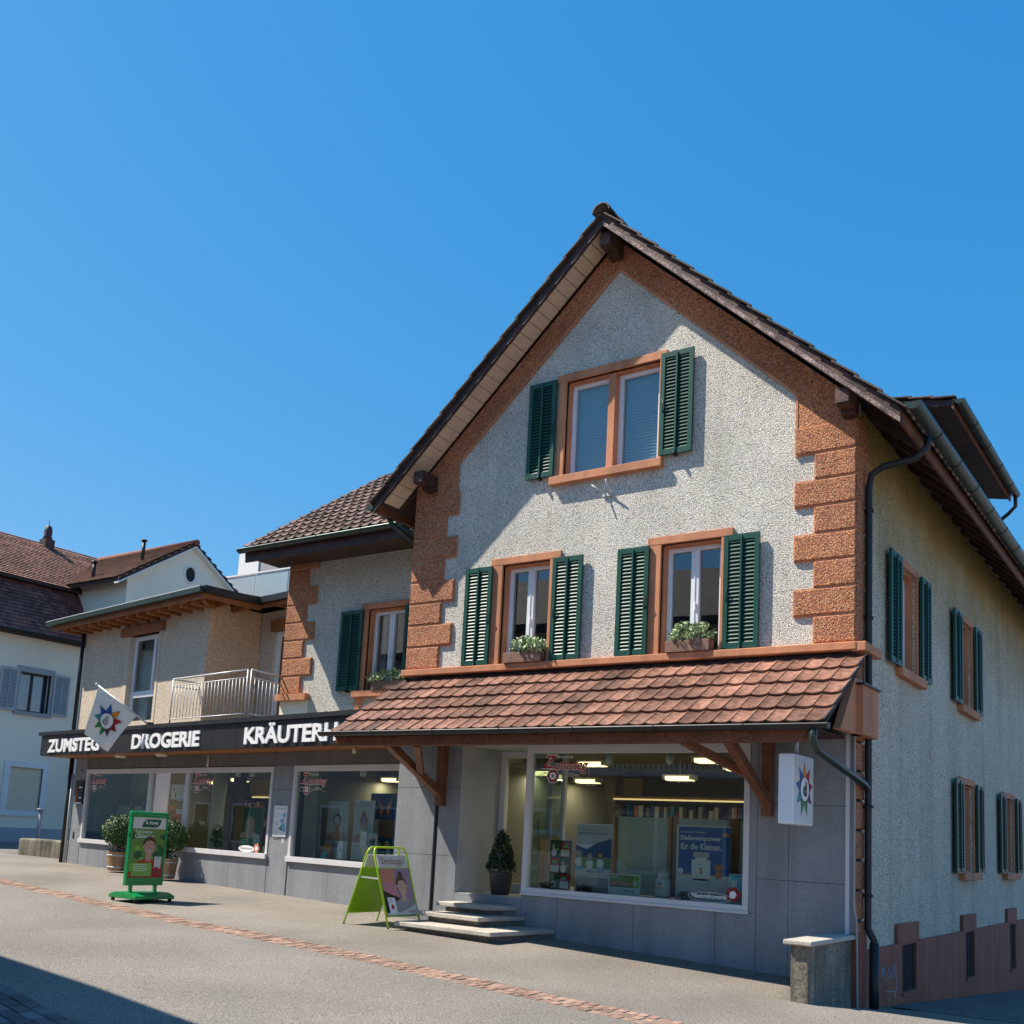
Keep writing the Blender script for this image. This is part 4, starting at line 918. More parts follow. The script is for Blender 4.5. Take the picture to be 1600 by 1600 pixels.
panel('display_card', 'white landscape card with a green meadow photo standing low in the big window', 'card', -3.37, -2.715, 1.01, 1.49, .34, art_g, to=(-3.256, -2.79, .985, 1.265, .25))
panel('display_card', 'teal leaflet with small pictures at the right corner of the big window', 'card', -1.36, -1.2, 1.02, 1.5, .30, to=(-1.56, -1.35, .985, 1.36, .2), art=lambda mb, y: [rect(mb, -1.35, -1.21, 1.03, 1.49, y, 'print_cyan'), rect(mb, -1.34, -1.28, 1.3, 1.4, y - .001, 'print_white'), rect(mb, -1.27, -1.22, 1.12, 1.25, y - .001, 'print_orange'), ell(mb, -1.31, 1.2, .02, .03, y - .001, 'print_teal')])
mb = MB().mat('print_off'); mb.lathe([(.001, 0), (.09, 0), (.095, .03), (.095, .24), (.07, .265)], (-2.49, .3, .985)); mb.mat('print_lgrey'); mb.lathe([(.072, .265), (.076, .27), (.076, .34), (.07, .355)], (-2.49, .3, .985)); mb.mat('print_salmon'); mb.lathe([(.0962, .03), (.0963, .04)], (-2.49, .3, .985)); ell(mb, -2.49, 1.13, .02, .02, .203, 'print_orange'); ell(mb, -2.49, 1.18, .03, .012, .203, 'print_red')
tag(mb.build('display_bottle'), 'oversized white pill bottle with grey cap beside the blue poster', 'bottle')
mb = MB().mat('leaf_dark')
for c in ((-2.15, 1.05), (-3.62, 1.05), (-4.2, 1.04)): mb.leaves((c[0], .25, c[1]), (.13, .08, .06), 60, .06, .2)
tag(mb.build('display_greenery'), 'sprigs of dark green leaves lying along the display ledge of the big window', 'greenery')

# ================================================================== recessed wing behind (second house)
wing = thing('recessed_wing', 'two storey pebbledash wing with tiled roof set back left of the gabled house', 'house')
WY, WX0 = 1.5, -11.08
mb = MB().mat('plaster_wing'); OW = (-9.0, -8.12, 4.07, 5.545)
wall_cells(mb, [WX0, XL], [3.0, 6.75], [OW], WY, WY + .28); mb.box(WX0, WX0 + .28, WY + .281, 9, 3.0, 6.75); mb.box(WX0 + .281, XL, 8.9, 9.2, 3.0, 6.75); mb.build('front_wall', parent=wing)
mb = MB().mat('plaster_wing'); mb.prism([(WY + .02, 6.75), (8.2, 6.75), (4.3, 9.1)], WX0 + .001, WX0 + .25, 'x'); mb.build('gable_wall', parent=wing)
mb = MB()
for i in range(9):
    z1 = 6.785 - i * .338; z0 = z1 - .338
    if z0 < 3.95: break
    wd = .74 if i % 2 == 0 else .50; mb.mat('roughcast'); mb.cbox(WX0 - .02, WX0 + wd, WY - .042, WY + .003, z0 + .012, z1 - .012, .014); mb.mat('terracotta_paint'); mb.box(WX0 - .018, WX0 + wd + .006, WY - .026, WY + .0025, z0, z1)
mb.box(WX0 - .06, WX0 + .74, WY - .12, WY + .01, 3.96, 4.08); mb.mat('white_render'); mb.box(WX0 - .01, WX0 + .72, WY - .02, WY + .002, 3.5, 3.958)
mb.build('corner_quoins', parent=wing)
window(wing, I4, (-9.176, -7.98), (4.08, 5.647), OW, None, y=WY, sill=(-9.2, -7.96, 3.96, 4.07, .12))
mb = MB().mat('terracotta_paint'); mb.box(-9.19, -9.02, WY - .03, WY + .003, 3.56, 3.958); mb.build('sill_support', parent=wing)
shutter(wing, I4, -9.62, -9.09, 4.09, 5.538, WY - .04, hinge=0); shutter(wing, I4, -8.10, -7.62, 4.09, 5.538, WY - .04, hinge=1)
# roof
E0, EZ = .66, 6.66; SLW = .70
def wz(y): return EZ + SLW * (y - E0)
mb = MB().mat('dark_wood'); mb.hexa([(-11.42, E0, wz(E0) - .02), (XL, E0, wz(E0) - .02), (XL, 4.4, wz(4.4) - .02), (-11.42, 4.4, wz(4.4) - .02), (-11.42, E0, wz(E0) + .06), (XL, E0, wz(E0) + .06), (XL, 4.4, wz(4.4) + .06), (-11.42, 4.4, wz(4.4) + .06)])
mb.hexa([(-11.42, 4.4, wz(4.4) - .02), (XL, 4.4, wz(4.4) - .02), (XL, 8.9, 6.5), (-11.42, 8.9, 6.5), (-11.42, 4.4, wz(4.4) + .06), (XL, 4.4, wz(4.4) + .06), (XL, 8.9, 6.6), (-11.42, 8.9, 6.6)])
wr = mb.build('roof', parent=wing)
mb = MB(); sv = Vector((0, 1, SLW)); LL = (4.4 - E0) * sv.length; tiles(mb, (-11.46, E0 - .03, EZ + .075), (1, 0, 0), sv, (0, -SLW, 1), 21, 14, .226, LL / 14, amp=.028, lift=.035, mat='tile_old', nu=6); mb.build('roof_tiles', parent=wr)
mb = MB().mat('dark_wood'); mb.box(-11.42, XL, E0 - .015, E0 + .02, EZ - .20, EZ + .05); mb.box(-11.42, XL, E0 + .02, WY - .0, EZ - .10, EZ - .06)
mb.prism([(E0, wz(E0) - .1), (4.4, wz(4.4) - .1), (4.4, wz(4.4) + .08), (E0, wz(E0) + .08)], -11.45, -11.421, 'x'); mb.build('eaves_board', parent=wr)
mb = MB().mat('gutter_metal'); half_gutter(mb, (-11.5, E0 - .1, EZ + .03), (-7.5, E0 - .1, EZ + .03), .075); mb.tube([(-7.55, E0 - .1, EZ - .03), (-7.5, E0 - .08, EZ - .1), (-7.2, .8, EZ - .16), (-6.95, .9, EZ - .25)], .035); mb.build('gutter', parent=wr)

# ================================================================== low shop building (rotated 8.2 degrees)
PH = .14307
annex = thing('low_shop_building', 'long low shop with black sign fascia, terrace and pinkish upper storey', 'building', (-6.75, 0, 0), -PH)
AM = Matrix.Translation((-6.75, 0, 0)) @ Matrix.Rotation(-PH, 4, 'Z')
YW = .495
# wall with openings: window A (two lights + door) and window B
WA = (-11.30, -3.98, 1.09, 2.71); WB = (-3.36, -.22, 1.08, 2.72)
mb = MB().mat('joint_dark'); wall_cells(mb, [-11.9, .1], [.1, 2.97], [WA, WB], YW + .022, YW + .25); mb.box(-11.9, -11.65, YW + .251, 7, .1, 2.97); mb.box(-11.65, -.0, 6.8, 7, .1, 2.97); mb.build('shop_wall', parent=annex)
mb = MB(); g = .003
def sl2(x0, x1, z0, z1, m): mb.mat(m); mb.box(x0 + g, x1 - g, YW - .004, YW + .021, z0 + g, z1 - g)
for a, b in zip(frange(-11.3, -3.98, 1.22), frange(-11.3, -3.98, 1.22)[1:]): sl2(a, b, .2, 1.075, 'grey_stone')
for a, b in zip(frange(-11.3, -.1, .8), frange(-11.3, -.1, .8)[1:]): sl2(a, b, 2.725, 2.965, 'brown_stone')
sl2(-11.9, -11.32, .2, 1.35, 'grey_stone'); sl2(-11.9, -11.32, 1.35, 2.965, 'grey_stone')
sl2(-3.97, -3.38, .2, 1.42, 'grey_stone'); sl2(-3.97, -3.38, 1.42, 2.3, 'grey_stone'); sl2(-3.97, -3.38, 2.3, 2.724, 'grey_stone')
for a, b in ((-3.34, -2.2), (-2.2, -1.1), (-1.1, .0)): sl2(a, b, .2, 1.065, 'grey_stone')
mb.build('stone_cladding', parent=annex)
for (x0, x1, z0, z1), muls in ((WA, (-8.38, -6.93)), (WB, ())):
    mb = MB().mat('aluminium_white'); t = .07
    mb.box(x0, x0 + t, YW - .02, YW + .08, z0, z1); mb.box(x1 - t, x1, YW - .02, YW + .08, z0, z1); mb.box(x0 + t, x1 - t, YW - .018, YW + .078, z0, z0 + .06); mb.box(x0 + t, x1 - t, YW - .018, YW + .078, z1 - .1, z1)
    for m in muls: mb.box(m - .05, m + .05, YW - .022, YW + .082, z0 + .06, z1 - .1)
    mb.box(x0 - .01, x1 + .01, YW - .06, YW - .019, z0 - .02, z0 + .07)
    f_ = mb.build('display_window', parent=annex, bevel=.004)
    mb = MB().mat('glass_shop'); mb.box(x0 + t, x1 - t, YW + .03, YW + .036, z0 + .06, z1 - .1); mb.build('pane', parent=f_)
    mb = MB()
    if muls: logo(mb, -11.13, 2.41, .17, YW + .026); logo(mb, -6.78, 2.41, .165, YW + .026)
    else: logo(mb, -3.20, 2.41, .165, YW + .026)
    mb.build('window_sticker', parent=f_)
    if muls:
        mb = MB(); ell(mb, -4.7, 1.22, .26, .06, YW + .028, 'print_white'); put_text(mb, 'Naturdrogerie', -4.9, -4.5, 1.19, 1.25, YW + .026, 'print_grey', .02, .2)
        for k in range(5): ell(mb, -4.38 + .05 * math.cos(k * 1.26), 1.24 + .05 * math.sin(k * 1.26), .045, .045, YW + .0265, 'print_salmon', 10)
        ell(mb, -4.38, 1.24, .04, .04, YW + .025, 'print_white', 10); mb.build('window_sticker', parent=f_)
# fascia with lettering
FY = -.17
mb = MB().mat('fascia_black')
xs = [-12.36, -11.3, -10.3, -9.4, -8.75, -8.2, -7.2, -6.3, -5.0, -4.25, -3.4, -2.4, -1.5, -.6, -.0]
for a, b in zip(xs, xs[1:]): mb.box(a + .003, b - .003, FY, FY + .06, 2.975, 3.43)
mb.box(-12.36, -12.30, FY + .061, 3.2, 2.975, 3.43); mb.box(-12.45, .0, FY - .045, FY + .25, 3.432, 3.51); mb.box(-12.45, -12.2, FY + .25, 3.2, 3.434, 3.508); mb.box(-12.355, .0, FY + .012, FY + .05, 2.98, 3.425)
fas = mb.build('sign_fascia', parent=annex)
for word, x0, x1 in (('ZUMSTEG', -11.93, -9.42), ('DROGERIE', -8.02, -5.45), ('KRÄUTERHAUS', -3.97, -.35)):
    zz = 3.335 if 'Ä' not in word else 3.40
    mb = MB(); put_text(mb, word, x0, x1, 3.035, zz, FY - .028, 'print_white', .032, 0, .026); mb.build('sign_lettering', parent=fas)
mb = MB().mat('orange_wood'); mb.box(-12.3, .0, FY + .061, YW - .005, 2.966, 2.99); mb.build('fascia_underside', parent=annex)
mb = MB().mat('ground_dirt'); mb.box(-12.2, .0, FY + .25, 6.9, 3.435, 3.50); mb.build('terrace_roof', parent=annex)
for i, x in enumerate((-9.05, -7.35)):
    mb = MB().mat('print_cream'); mb.lathe([(.10, -.06), (.12, -.03), (.12, 0)], (x, .12, 2.966)); mb.build('soffit_lamp', parent=annex)
mb = MB().mat('print_cream'); mb.tube([(-6.2, YW - .02, 2.97), (-6.2, YW - .02, 2.72)], .02, 8); mb.tube([(-1.25, .1, 2.966), (-1.25, .1, 2.86)], .03, 8); mb.build('small_pipe', parent=annex)
# left rain pipes
mb = MB().mat('dark_metal'); mb.tube([(-12.26, .50, 6.05), (-12.26, .50, 3.52)], .045, 10); mb.tube([(-12.02, .44, 2.965), (-12.02, .44, .5)], .05, 10); mb.mat('steel'); mb.tube([(-11.93, .46, 2.6), (-11.93, .46, .55)], .03, 8); mb.build('downpipe', parent=annex)
mb = MB().mat('dark_metal'); mb.box(-11.72, -11.34, YW - .045, YW - .005, 1.92, 2.45); mb.mat('orange_wood'); mb.prism([(-11.70, 1.97), (-11.56, 1.97), (-11.63, 2.4)], YW - .05, YW - .046); mb.mat('print_white'); mb.box(-11.54, -11.37, YW - .048, YW - .0455, 2.28, 2.31); mb.box(-11.5, -11.37, YW - .048, YW - .0455, 2.05, 2.08); mb.box(-11.7, -11.36, YW - .048, YW - .0455, 1.93, 1.96)
mb.mat('print_blue'); mb.box(-11.6, -11.52, YW - .012, YW - .005, 2.66, 2.72); mb.build('wall_case', parent=annex)
mb = MB().mat('dark_metal'); mb.box(-11.66, -11.62, YW - .02, YW - .005, 1.15, 1.3); mb.build('wall_tap', parent=annex)
# upper storey block
YU = .545; CX1 = -6.74
mb = MB().mat('plaster_pink'); WO = (-10.0, -8.70, 3.75, 5.66)
wall_cells(mb, [-12.2, CX1 - .004], [3.5, 6.06], [WO], YU, YU + .25); mb.mat('plaster_bounce_lit'); mb.box(CX1 - .0039, CX1, YU, YU + .2508, 3.5, 6.06); mb.mat('plaster_pink'); mb.mat('plaster_bounce_lit'); mb.box(CX1 - .25, CX1, YU + .251, 1.75, 3.5, 6.06); mb.mat('plaster_pink'); mb.box(-12.2, -11.95, YU + .251, 6, 3.5, 6.06)  # side face by the terrace carries the painted bounce light
DW = (-6.22, -4.6, 3.5, 5.62)
wall_cells(mb, [CX1 - .0, -3.9], [3.5, 6.06], [DW], 1.76, 2.0); mb.box(-12.2, -3.9, 5.8, 6, 3.5, 6.06)
mb.build('upper_wall', parent=annex)
# tall window of the upper storey
mb = MB().mat('cream_board'); mb.box(-10.16, -9.98, YU - .01, YU + .12, 3.5, 5.69); mb.box(-8.72, -8.62, YU - .01, YU + .12, 3.5, 5.69)
mb.mat('orange_wood'); mb.box(-10.38, -8.50, YU - .06, YU + .12, 5.66, 5.86)
uw = mb.build('window', parent=annex)
mb = MB().mat('white_paint'); yy = YU + .1; a, b = -9.97, -8.73
mb.box(a, a + .09, yy, yy + .06, 3.5, 5.655); mb.box(b - .07, b, yy, yy + .06, 3.5, 5.655); mb.box(a + .09, b - .07, yy, yy + .06, 5.56, 5.655); mb.box(a + .09, b - .07, yy, yy + .06, 4.28, 4.42); mb.box(-9.1, -9.0, yy - .005, yy + .055, 4.42, 5.56)
mb.build('sash', parent=uw, bevel=.004); mb = MB().mat('glass_window'); mb.box(a + .09, b - .07, yy + .03, yy + .036, 3.5, 5.56); mb.build('pane', parent=uw)
mb = MB().mat('curtain')
for (p, q) in ((-9.9, -9.55), (-9.0, -8.75)):
    for i in range(14):
        u0 = p + (q - p) * i / 14; u1 = p + (q - p) * (i + 1) / 14; gg = lambda k: yy + .2 + .02 * math.sin(k * 1.9)
        mb.add([(u0, gg(i), 3.5), (u1, gg(i + 1), 3.5), (u1, gg(i + 1), 5.6), (u0, gg(i), 5.6)], [(0, 1, 2, 3)])
mb.build('curtain', parent=uw); mb = MB().mat('dark_void'); mb.box(-10.3, -8.4, yy + .8, yy + .82, 3.4, 5.9); mb.build('room_lining', parent=uw)
# terrace door with roller shutter
mb = MB().mat('white_paint'); a, b, c, d = DW; yy = 1.86
mb.box(a, a + .12, yy - .04, yy + .06, c, d); mb.box(b - .12, b, yy - .04, yy + .06, c, d); mb.box(a + .12, b - .12, yy - .04, yy + .06, d - .1, d); mb.mat('orange_wood'); mb.box(a - .1, b + .1, 1.70, 1.80, d, d + .24)
td = mb.build('terrace_door', parent=annex, bevel=.004)
mb = MB().mat('print_brown'); x = a + .12
while x < b - .13: mb.box(x, x + .045, yy, yy + .03, c, d - .1); x += .05
mb.build('slatted_panel', parent=td)
# low-pitched roof with exposed rafters
RX1 = CX1 + .62; ZG = 6.10; RB = 1.31
def ur(x, y): return ZG + .05 + .06 * (y - 0)
mb = MB().mat('dark_metal')
mb.hexa([(-12.95, -.02, ZG), (RX1, -.02, ZG), (RX1, 6.3, ZG + .3), (-12.95, 6.3, ZG + .3), (-12.95, -.02, ZG + .09), (RX1, -.02, ZG + .09), (RX1, 6.3, ZG + .39), (-12.95, 6.3, ZG + .39)])
mb.hexa([(RX1 + .001, RB, ZG + .065), (-3.7, RB, ZG + .065), (-3.7, 6.3, ZG + .3), (RX1 + .001, 6.3, ZG + .3), (RX1 + .001, RB, ZG + .155), (-3.7, RB, ZG + .155), (-3.7, 6.3, ZG + .39), (RX1 + .001, 6.3, ZG + .39)])
ar = mb.build('flat_roof', parent=annex)
mb = MB().mat('orange_wood'); mb.hexa([(-12.9, .02, ZG - .03), (RX1 - .04, .02, ZG - .03), (RX1 - .04, 1.7, ZG + .05), (-12.9, 1.7, ZG + .05), (-12.9, .02, ZG - .003), (RX1 - .04, .02, ZG - .003), (RX1 - .04, 1.7, ZG + .08), (-12.9, 1.7, ZG + .08)])
mb.box(RX1 - .05, -3.8, RB + .03, 1.76, ZG + .03, ZG + .06)
mb.bar((CX1, YU, ZG - .1), (RX1 - .1, .06, ZG - .1), .08, .13)
mb.box(-12.9, RX1, .0, .04, ZG - .13, ZG - .005); mb.box(RX1 - .04, RX1 - .002, .04, RB, ZG - .13, ZG - .005); mb.box(RX1 - .04, -3.8, RB + .002, RB + .04, ZG - .08, ZG + .06)
mb.build('roof_soffit', parent=ar)
for x in frange(-12.4, CX1 + .1, .44): MB().mat('orange_wood').box(x, x + .08, .041, YU, ZG - .20, ZG - .03).build('rafter', parent=ar)
for y in (.55, 1.0): MB().mat('orange_wood').box(CX1 + .001, RX1 - .06, y, y + .08, ZG - .16, ZG - .028).build('rafter', parent=ar)
for x in (-5.6, -5.0, -4.4): MB().mat('orange_wood').box(x, x + .08, RB + .04, 1.76, ZG - .1, ZG + .03).build('rafter', parent=ar)
mb = MB().mat('gutter_metal'); mb.box(-12.98, RX1 + .05, -.12, -.021, ZG - .03, ZG + .085); mb.mat('steel'); mb.box(-12.98, RX1 + .05, -.125, -.10, ZG + .07, ZG + .088); mb.mat('dark_metal'); mb.box(RX1 + .001, RX1 + .09, -.02, RB, ZG - .03, ZG + .11); mb.box(RX1 + .09, -3.7, RB - .09, RB - .001, ZG + .0, ZG + .13); mb.build('roof_gutter', parent=ar)
# railing
mb = MB().mat('steel'); YR = -.0; X0, X1 = -6.95, -4.33
def rail_run(p, q, n):
    p = Vector(p); q = Vector(q)
    for z, r in ((4.42, .016), (4.28, .011), (3.62, .011)): mb.tube([p + Vector((0, 0, z)), q + Vector((0, 0, z))], r, 8)
    for i in range(n + 1):
        t = i / n; c = p + (q - p) * t; main = i in (0, n)
        mb.tube([c + Vector((0, 0, 3.51)), c + Vector((0, 0, 4.42 if main else 4.28))] if main else [c + Vector((0, 0, 3.62)), c + Vector((0, 0, 4.28))], .014 if main else .0065, 8)
rail_run((X0, .0, 0), (X1, .0, 0), 22)
rail_run((X1 + .07, .03, 0), (-4.50, .86, 0), 8)
mb.tube([(X0, 0, 4.42), (X0 - .02, .54, 4.42)], .02, 8); mb.tube([(X0, 0, 4.28), (X0, .54, 4.28)], .014, 8)
rl = mb.build('terrace_railing', parent=annex)
# interior of the low shop
mb = MB().mat('shop_ceiling'); mb.box(-11.6, -.05, YW + .26, 5.1, 2.84, 2.9); mb.mat('shop_floor'); mb.box(-11.6, -.05, YW + .26, 5.1, .45, .5); mb.mat('shop_wall'); mb.box(-11.6, -.05, 5.0, 5.05, .5, 2.84); mb.box(-.09, -.05, YW + .26, 5.0, .5, 2.84); mb.box(-11.64, -11.6, YW + .26, 5.0, .5, 2.84)
mb.mat('shop_panel'); mb.box(-11.55, -10.5, 1.7, 1.75, .5, 2.84); mb.box(-4.7, -3.45, 1.6, 1.65, .5, 2.84); mb.mat('shop_pelmet'); mb.box(-11.5, -5.6, 4.9, 4.98, 2.45, 2.83); mb.mat('shelf_wood'); mb.box(-11.5, -5.6, 4.86, 4.98, 2.38, 2.449)
mb.mat('plain_render'); mb.box(-11.28, -.25, YW + .26, YW + .85, .5, 1.1)
mb.build('shop_room', parent=annex)
o = shelf_unit(-11.3, -5.0, 4.85, .55, 2.3, rows=5, seed=9).build('stocked_shelf'); o.matrix_world = AM; tag(o, 'long dark shelving stocked with small packages at the back of the low shop', 'shelf')
mb = MB().mat('lit_strip'); mb.box(-11.2, -5.8, 4.80, 4.85, 2.34, 2.375); o = mb.build('shelf_light'); o.matrix_world = AM; tag(o, 'long lit strip above the back shelves of the low shop', 'lamp')
o = shelf_unit(-2.9, -.4, 3.9, .55, 2.0, rows=5, seed=5).build('stocked_shelf'); o.matrix_world = AM; tag(o, 'dark stocked shelf behind the posters of the window behind the lime board', 'shelf')
for i, (x, y) in enumerate(((-9.39, 1.3), (-7.06, 1.3))):
    mb = MB(AM).mat('column_cream'); mb.lathe([(.14, .5), (.14, 2.84)], (x, y, 0)); tag(mb.build('round_column'), ('round cream column behind the glass shop entrance', 'round cream column behind the second red window lettering')[i], 'column')
for k, (x, y, lb) in enumerate(((-7.72, 2.2, 'lit ceiling lamp near the dark post in the middle pane of the low shop'), (-4.65, 2.5, 'uppermost lit ceiling lamp left of centre in the window behind the lime board'), (-4.0, 2.0, 'lower lit ceiling lamp left of centre in the window behind the lime board'), (-3.62, 2.8, 'rear lit ceiling lamp near the stone pillar'), (-2.72, 2.2, 'lit ceiling lamp nearest the stone pillar in the window behind the lime board'), (-10.0, 3.0, 'lit ceiling lamp above the glass shop entrance'))):
    p = AM @ Vector((x, y, 2.60)); tube_light(p.x, p.y, p.z, .36, lb)
for i, x in enumerate((-5.75, -5.25, -4.3, -1.95, -.85)):
    mb = MB(AM).mat('white_paint'); mb.tube([(x, YW + .4, 2.84), (x, YW + .4, 2.7)], .012, 6); mb.tube([(x, YW + .4, 2.72), (x, YW + .38, 2.56)], .05, 12)
    tag(mb.build('spotlight'), ('leftmost white spotlight in the middle display window', 'white spotlight in front of the dark post in the middle display window', 'white spotlight at the right end of the middle display window', 'left white spotlight in the window behind the lime board', 'right white spotlight in the window behind the lime board')[i], 'spotlight', 'spotlights along the low shop windows')
mb = MB(AM).mat('lit_spot'); mb.blob((-7.6, .9, 2.70), (.07, .07, .04)); tag(mb.build('downlight'), 'small warm downlight above the glass shop entrance', 'lamp')
mb = MB(AM).mat('shelf_dark'); mb.box(-6.39, -6.23, 1.2, 1.4, .5, 2.84); tag(mb.build('square_post'), 'dark square post inside the middle display window', 'post')
def wp(*a, **k): return panel(*a, M=AM, **k)
YD = YW + .35
def art_mask(skin, hair, bun, cx):
    def f(mb, y):
        rect(mb, cx - .26, cx + .26, 1.12, 2.12, y, 'print_lgrey'); portrait(mb, cx, 1.76, .26, y - .001, 'print_' + skin, 'print_' + hair, 'print_skin', bun=bun)
        ell(mb, cx, 1.80, .075, .07, y - .009, 'print_mauve' if bun else 'print_lgrey'); put_text(mb, 'Beauty', cx - .09, cx + .09, 2.04, 2.07, y - .002, 'print_lgreen', 0)
        rect(mb, cx - .26, cx + .26, 1.12, 1.42, y - .010, 'print_off'); lines(mb, cx - .2, cx + .15, 1.38, 3, .03, .008, y - .011, 'print_grey')
    return f
wp('poster', 'pale poster of a dark haired person with a white face mask', 'poster', -2.50, -1.98, 1.12, 2.12, YD, art_mask('skin', 'hair', False, -2.24), to=(-2.79, -2.22, 1.16, 2.13, YD))
wp('poster', 'pale poster of a red haired person with a bun and violet eye mask', 'poster', -1.74, -1.22, 1.12, 2.14, YD, art_mask('skin2', 'ginger', True, -1.48), to=(-2.07, -1.54, 1.16, 2.15, YD))
def art_butter(mb, y):
    rect(mb, -1.2, -.30, 1.9, 2.35, y, 'print_navy')
    for s in (-1, 1): poly(mb, [(-.75 + s * .02, 2.08), (-.75 + s * .22, 2.28), (-.75 + s * .19, 2.12), (-.75 + s * .12, 2.05)][::s], y - .001, 'print_orange'); poly(mb, [(-.75 + s * .02, 2.07), (-.75 + s * .14, 2.04), (-.75 + s * .12, 1.92)][::s], y - .001, 'print_orange')
    ell(mb, -.75, 2.05, .012, .1, y - .002, 'print_black', 10); rect(mb, -1.2, -.9, 1.3, 1.88, y, 'print_off'); rect(mb, -.88, -.42, 1.55, 1.88, y, 'print_brown')
    rect(mb, -1.2, -.35, 1.12, 1.5, y - .001, 'print_dkgreen')
    for cx, cz in ((-.85, 1.4), (-.62, 1.44), (-.56, 1.3), (-.95, 1.25), (-.72, 1.22)): ell(mb, cx, cz, .07, .06, y - .002, 'print_cream', 12); ell(mb, cx, cz, .03, .03, y - .003, 'print_orange', 10)
wp('display_board', 'dark board with an orange butterfly above a flower picture', 'board', -1.2, -.30, 1.12, 2.35, YD + .12, art_butter, 'print_navy', to=(-1.80, -1.05, 1.16, 2.28, YD + .12))
def art_box1(mb, y): rect(mb, -1.24, -1.04, 1.3, 1.62, y, 'print_white'); lines(mb, -1.22, -1.1, 1.55, 3, .04, .01, y - .001, 'print_grey')
wp('display_card', 'small white card in front of the red haired poster', 'card', -1.24, -1.04, 1.3, 1.62, YD - .12, art_box1, to=(-1.74, -1.58, 1.36, 1.64, YD - .1))
wp('display_card', 'grey card with a black and pink diamond print', 'card', -1.02, -.72, 1.28, 1.6, YD - .1, to=(-1.57, -1.31, 1.36, 1.62, YD - .09), art=lambda mb, y: [poly(mb, [(-.87, 1.34), (-.78, 1.44), (-.87, 1.54), (-.96, 1.44)], y, 'print_black'), ell(mb, -.87, 1.49, .04, .05, y - .001, 'print_pink')], mat='print_lgrey')
wp('display_card', 'yellow card with an orange flower low behind the lime board', 'card', -1.2, -.78, 1.1, 1.28, YD - .16, to=(-1.63, -1.24, 1.16, 1.40, YD - .15), art=lambda mb, y: [ell(mb, -1.05, 1.19, .05, .05, y, 'print_orange')], mat='print_cream')
wp('display_card', 'narrow white box with black dots in the window behind the lime board', 'box', -2.05, -1.9, 1.1, 1.42, YD - .15, to=(-2.26, -2.13, 1.16, 1.46, YD - .15), art=lambda mb, y: [ell(mb, -1.97, 1.3, .015, .02, y, 'print_black'), ell(mb, -1.95, 1.25, .02, .02, y, 'print_black')], th=.1)
mb = MB(AM).mat('shelf_wood'); mb.prism([(-2.87, 1.12), (-2.55, 1.12), (-2.45, 1.40), (-2.69, 1.40)], YD - .12, YD - .09); mb.mat('print_cyan'); mb.prism([(-2.78, 1.14), (-2.60, 1.14), (-2.56, 1.26), (-2.66, 1.28)], YD - .125, YD - .121); tag(mb.build('display_stand'), 'small tilted wooden stand holding a pale blue leaflet', 'stand')
def art_blond(mb, y):
    rect(mb, -4.93, -4.42, 1.14, 2.05, y, 'print_dkgreen'); portrait(mb, -4.72, 1.72, .24, y - .001, 'print_skin2', 'print_blond', 'print_skin2', long=True); rect(mb, -4.93, -4.62, 1.14, 1.42, y - .009, 'print_green'); lines(mb, -4.9, -4.66, 1.39, 4, .04, .01, y - .010, 'print_white'); rect(mb, -4.60, -4.44, 1.3, 1.5, y - .01, 'print_off')
wp('poster', 'dark green poster of a woman with long blond hair in the middle display window', 'poster', -4.95, -4.40, 1.12, 2.08, YD, art_blond, 'shelf_wood', to=(-5.44, -4.72, 1.14, 2.0, YD))
wp('poster', 'white notice with colourful toys taped to the entrance glass', 'poster', -7.72, -7.18, 1.95, 2.35, YW + .05, to=(-7.60, -7.05, 2.08, 2.38, YW + .05), art=lambda mb, y: [rect(mb, -7.70, -7.5, 1.97, 2.33, y, 'print_white'), ell(mb, -7.62, 2.22, .04, .05, y - .001, 'print_red'), ell(mb, -7.55, 2.12, .05, .06, y - .001, 'print_yellow'), ell(mb, -7.54, 2.03, .03, .04, y - .001, 'print_blue'), lines(mb, -7.45, -7.22, 2.3, 6, .045, .01, y - .001, 'print_lgrey')], mat='print_white', th=.004)
wp('poster', 'small black and white notice below the larger notice on the entrance glass', 'poster', -7.45, -7.16, 1.55, 1.92, YW + .05, to=(-7.34, -7.02, 1.80, 2.07, YW + .05), art=lambda mb, y: [rect(mb, -7.44, -7.17, 1.68, 1.9, y, 'print_black'), lines(mb, -7.40, -7.2, 1.87, 4, .05, .015, y - .001, 'print_off'), lines(mb, -7.40, -7.2, 1.65, 2, .04, .01, y - .001, 'print_grey')], mat='print_white', th=.004)
mb = MB(AM); 
for i in range(4): mb.mat('print_red'); mb.lathe([(.11, .0), (.12, .12), (.08, .16)], (-8.58 + (i % 2) * .25, 1.1, 1.5 + (i // 2) * .2)); mb.mat('print_orange'); mb.blob((-8.58 + (i % 2) * .25, 1.1, 1.72 + (i // 2) * .2), (.07, .07, .06))
mb.mat('shelf_dark'); mb.box(-8.75, -8.15, .98, 1.25, 1.1, 1.5)
tag(mb.build('sales_stand'), 'red and orange goods stacked just inside the glass entrance', 'stand')
mb = MB(AM).mat('panel_pale'); mb.box(-11.5, -10.8, 1.4, 1.42, 1.1, 1.95); mb.box(-10.7, -9.95, 1.4, 1.42, 1.1, 1.95); mb.mat('shelf_wood'); mb.box(-10.79, -10.71, 1.38, 1.44, 1.1, 1.98); mb.box(-9.95, -9.87, 1.38, 1.44, 1.1, 1.98); mb.box(-11.57, -11.5, 1.38, 1.44, 1.1, 1.98); tag(mb.build('folding_screen'), 'pale low screen with wooden posts inside the leftmost display window', 'screen')
mb = MB(AM).mat('print_off'); 
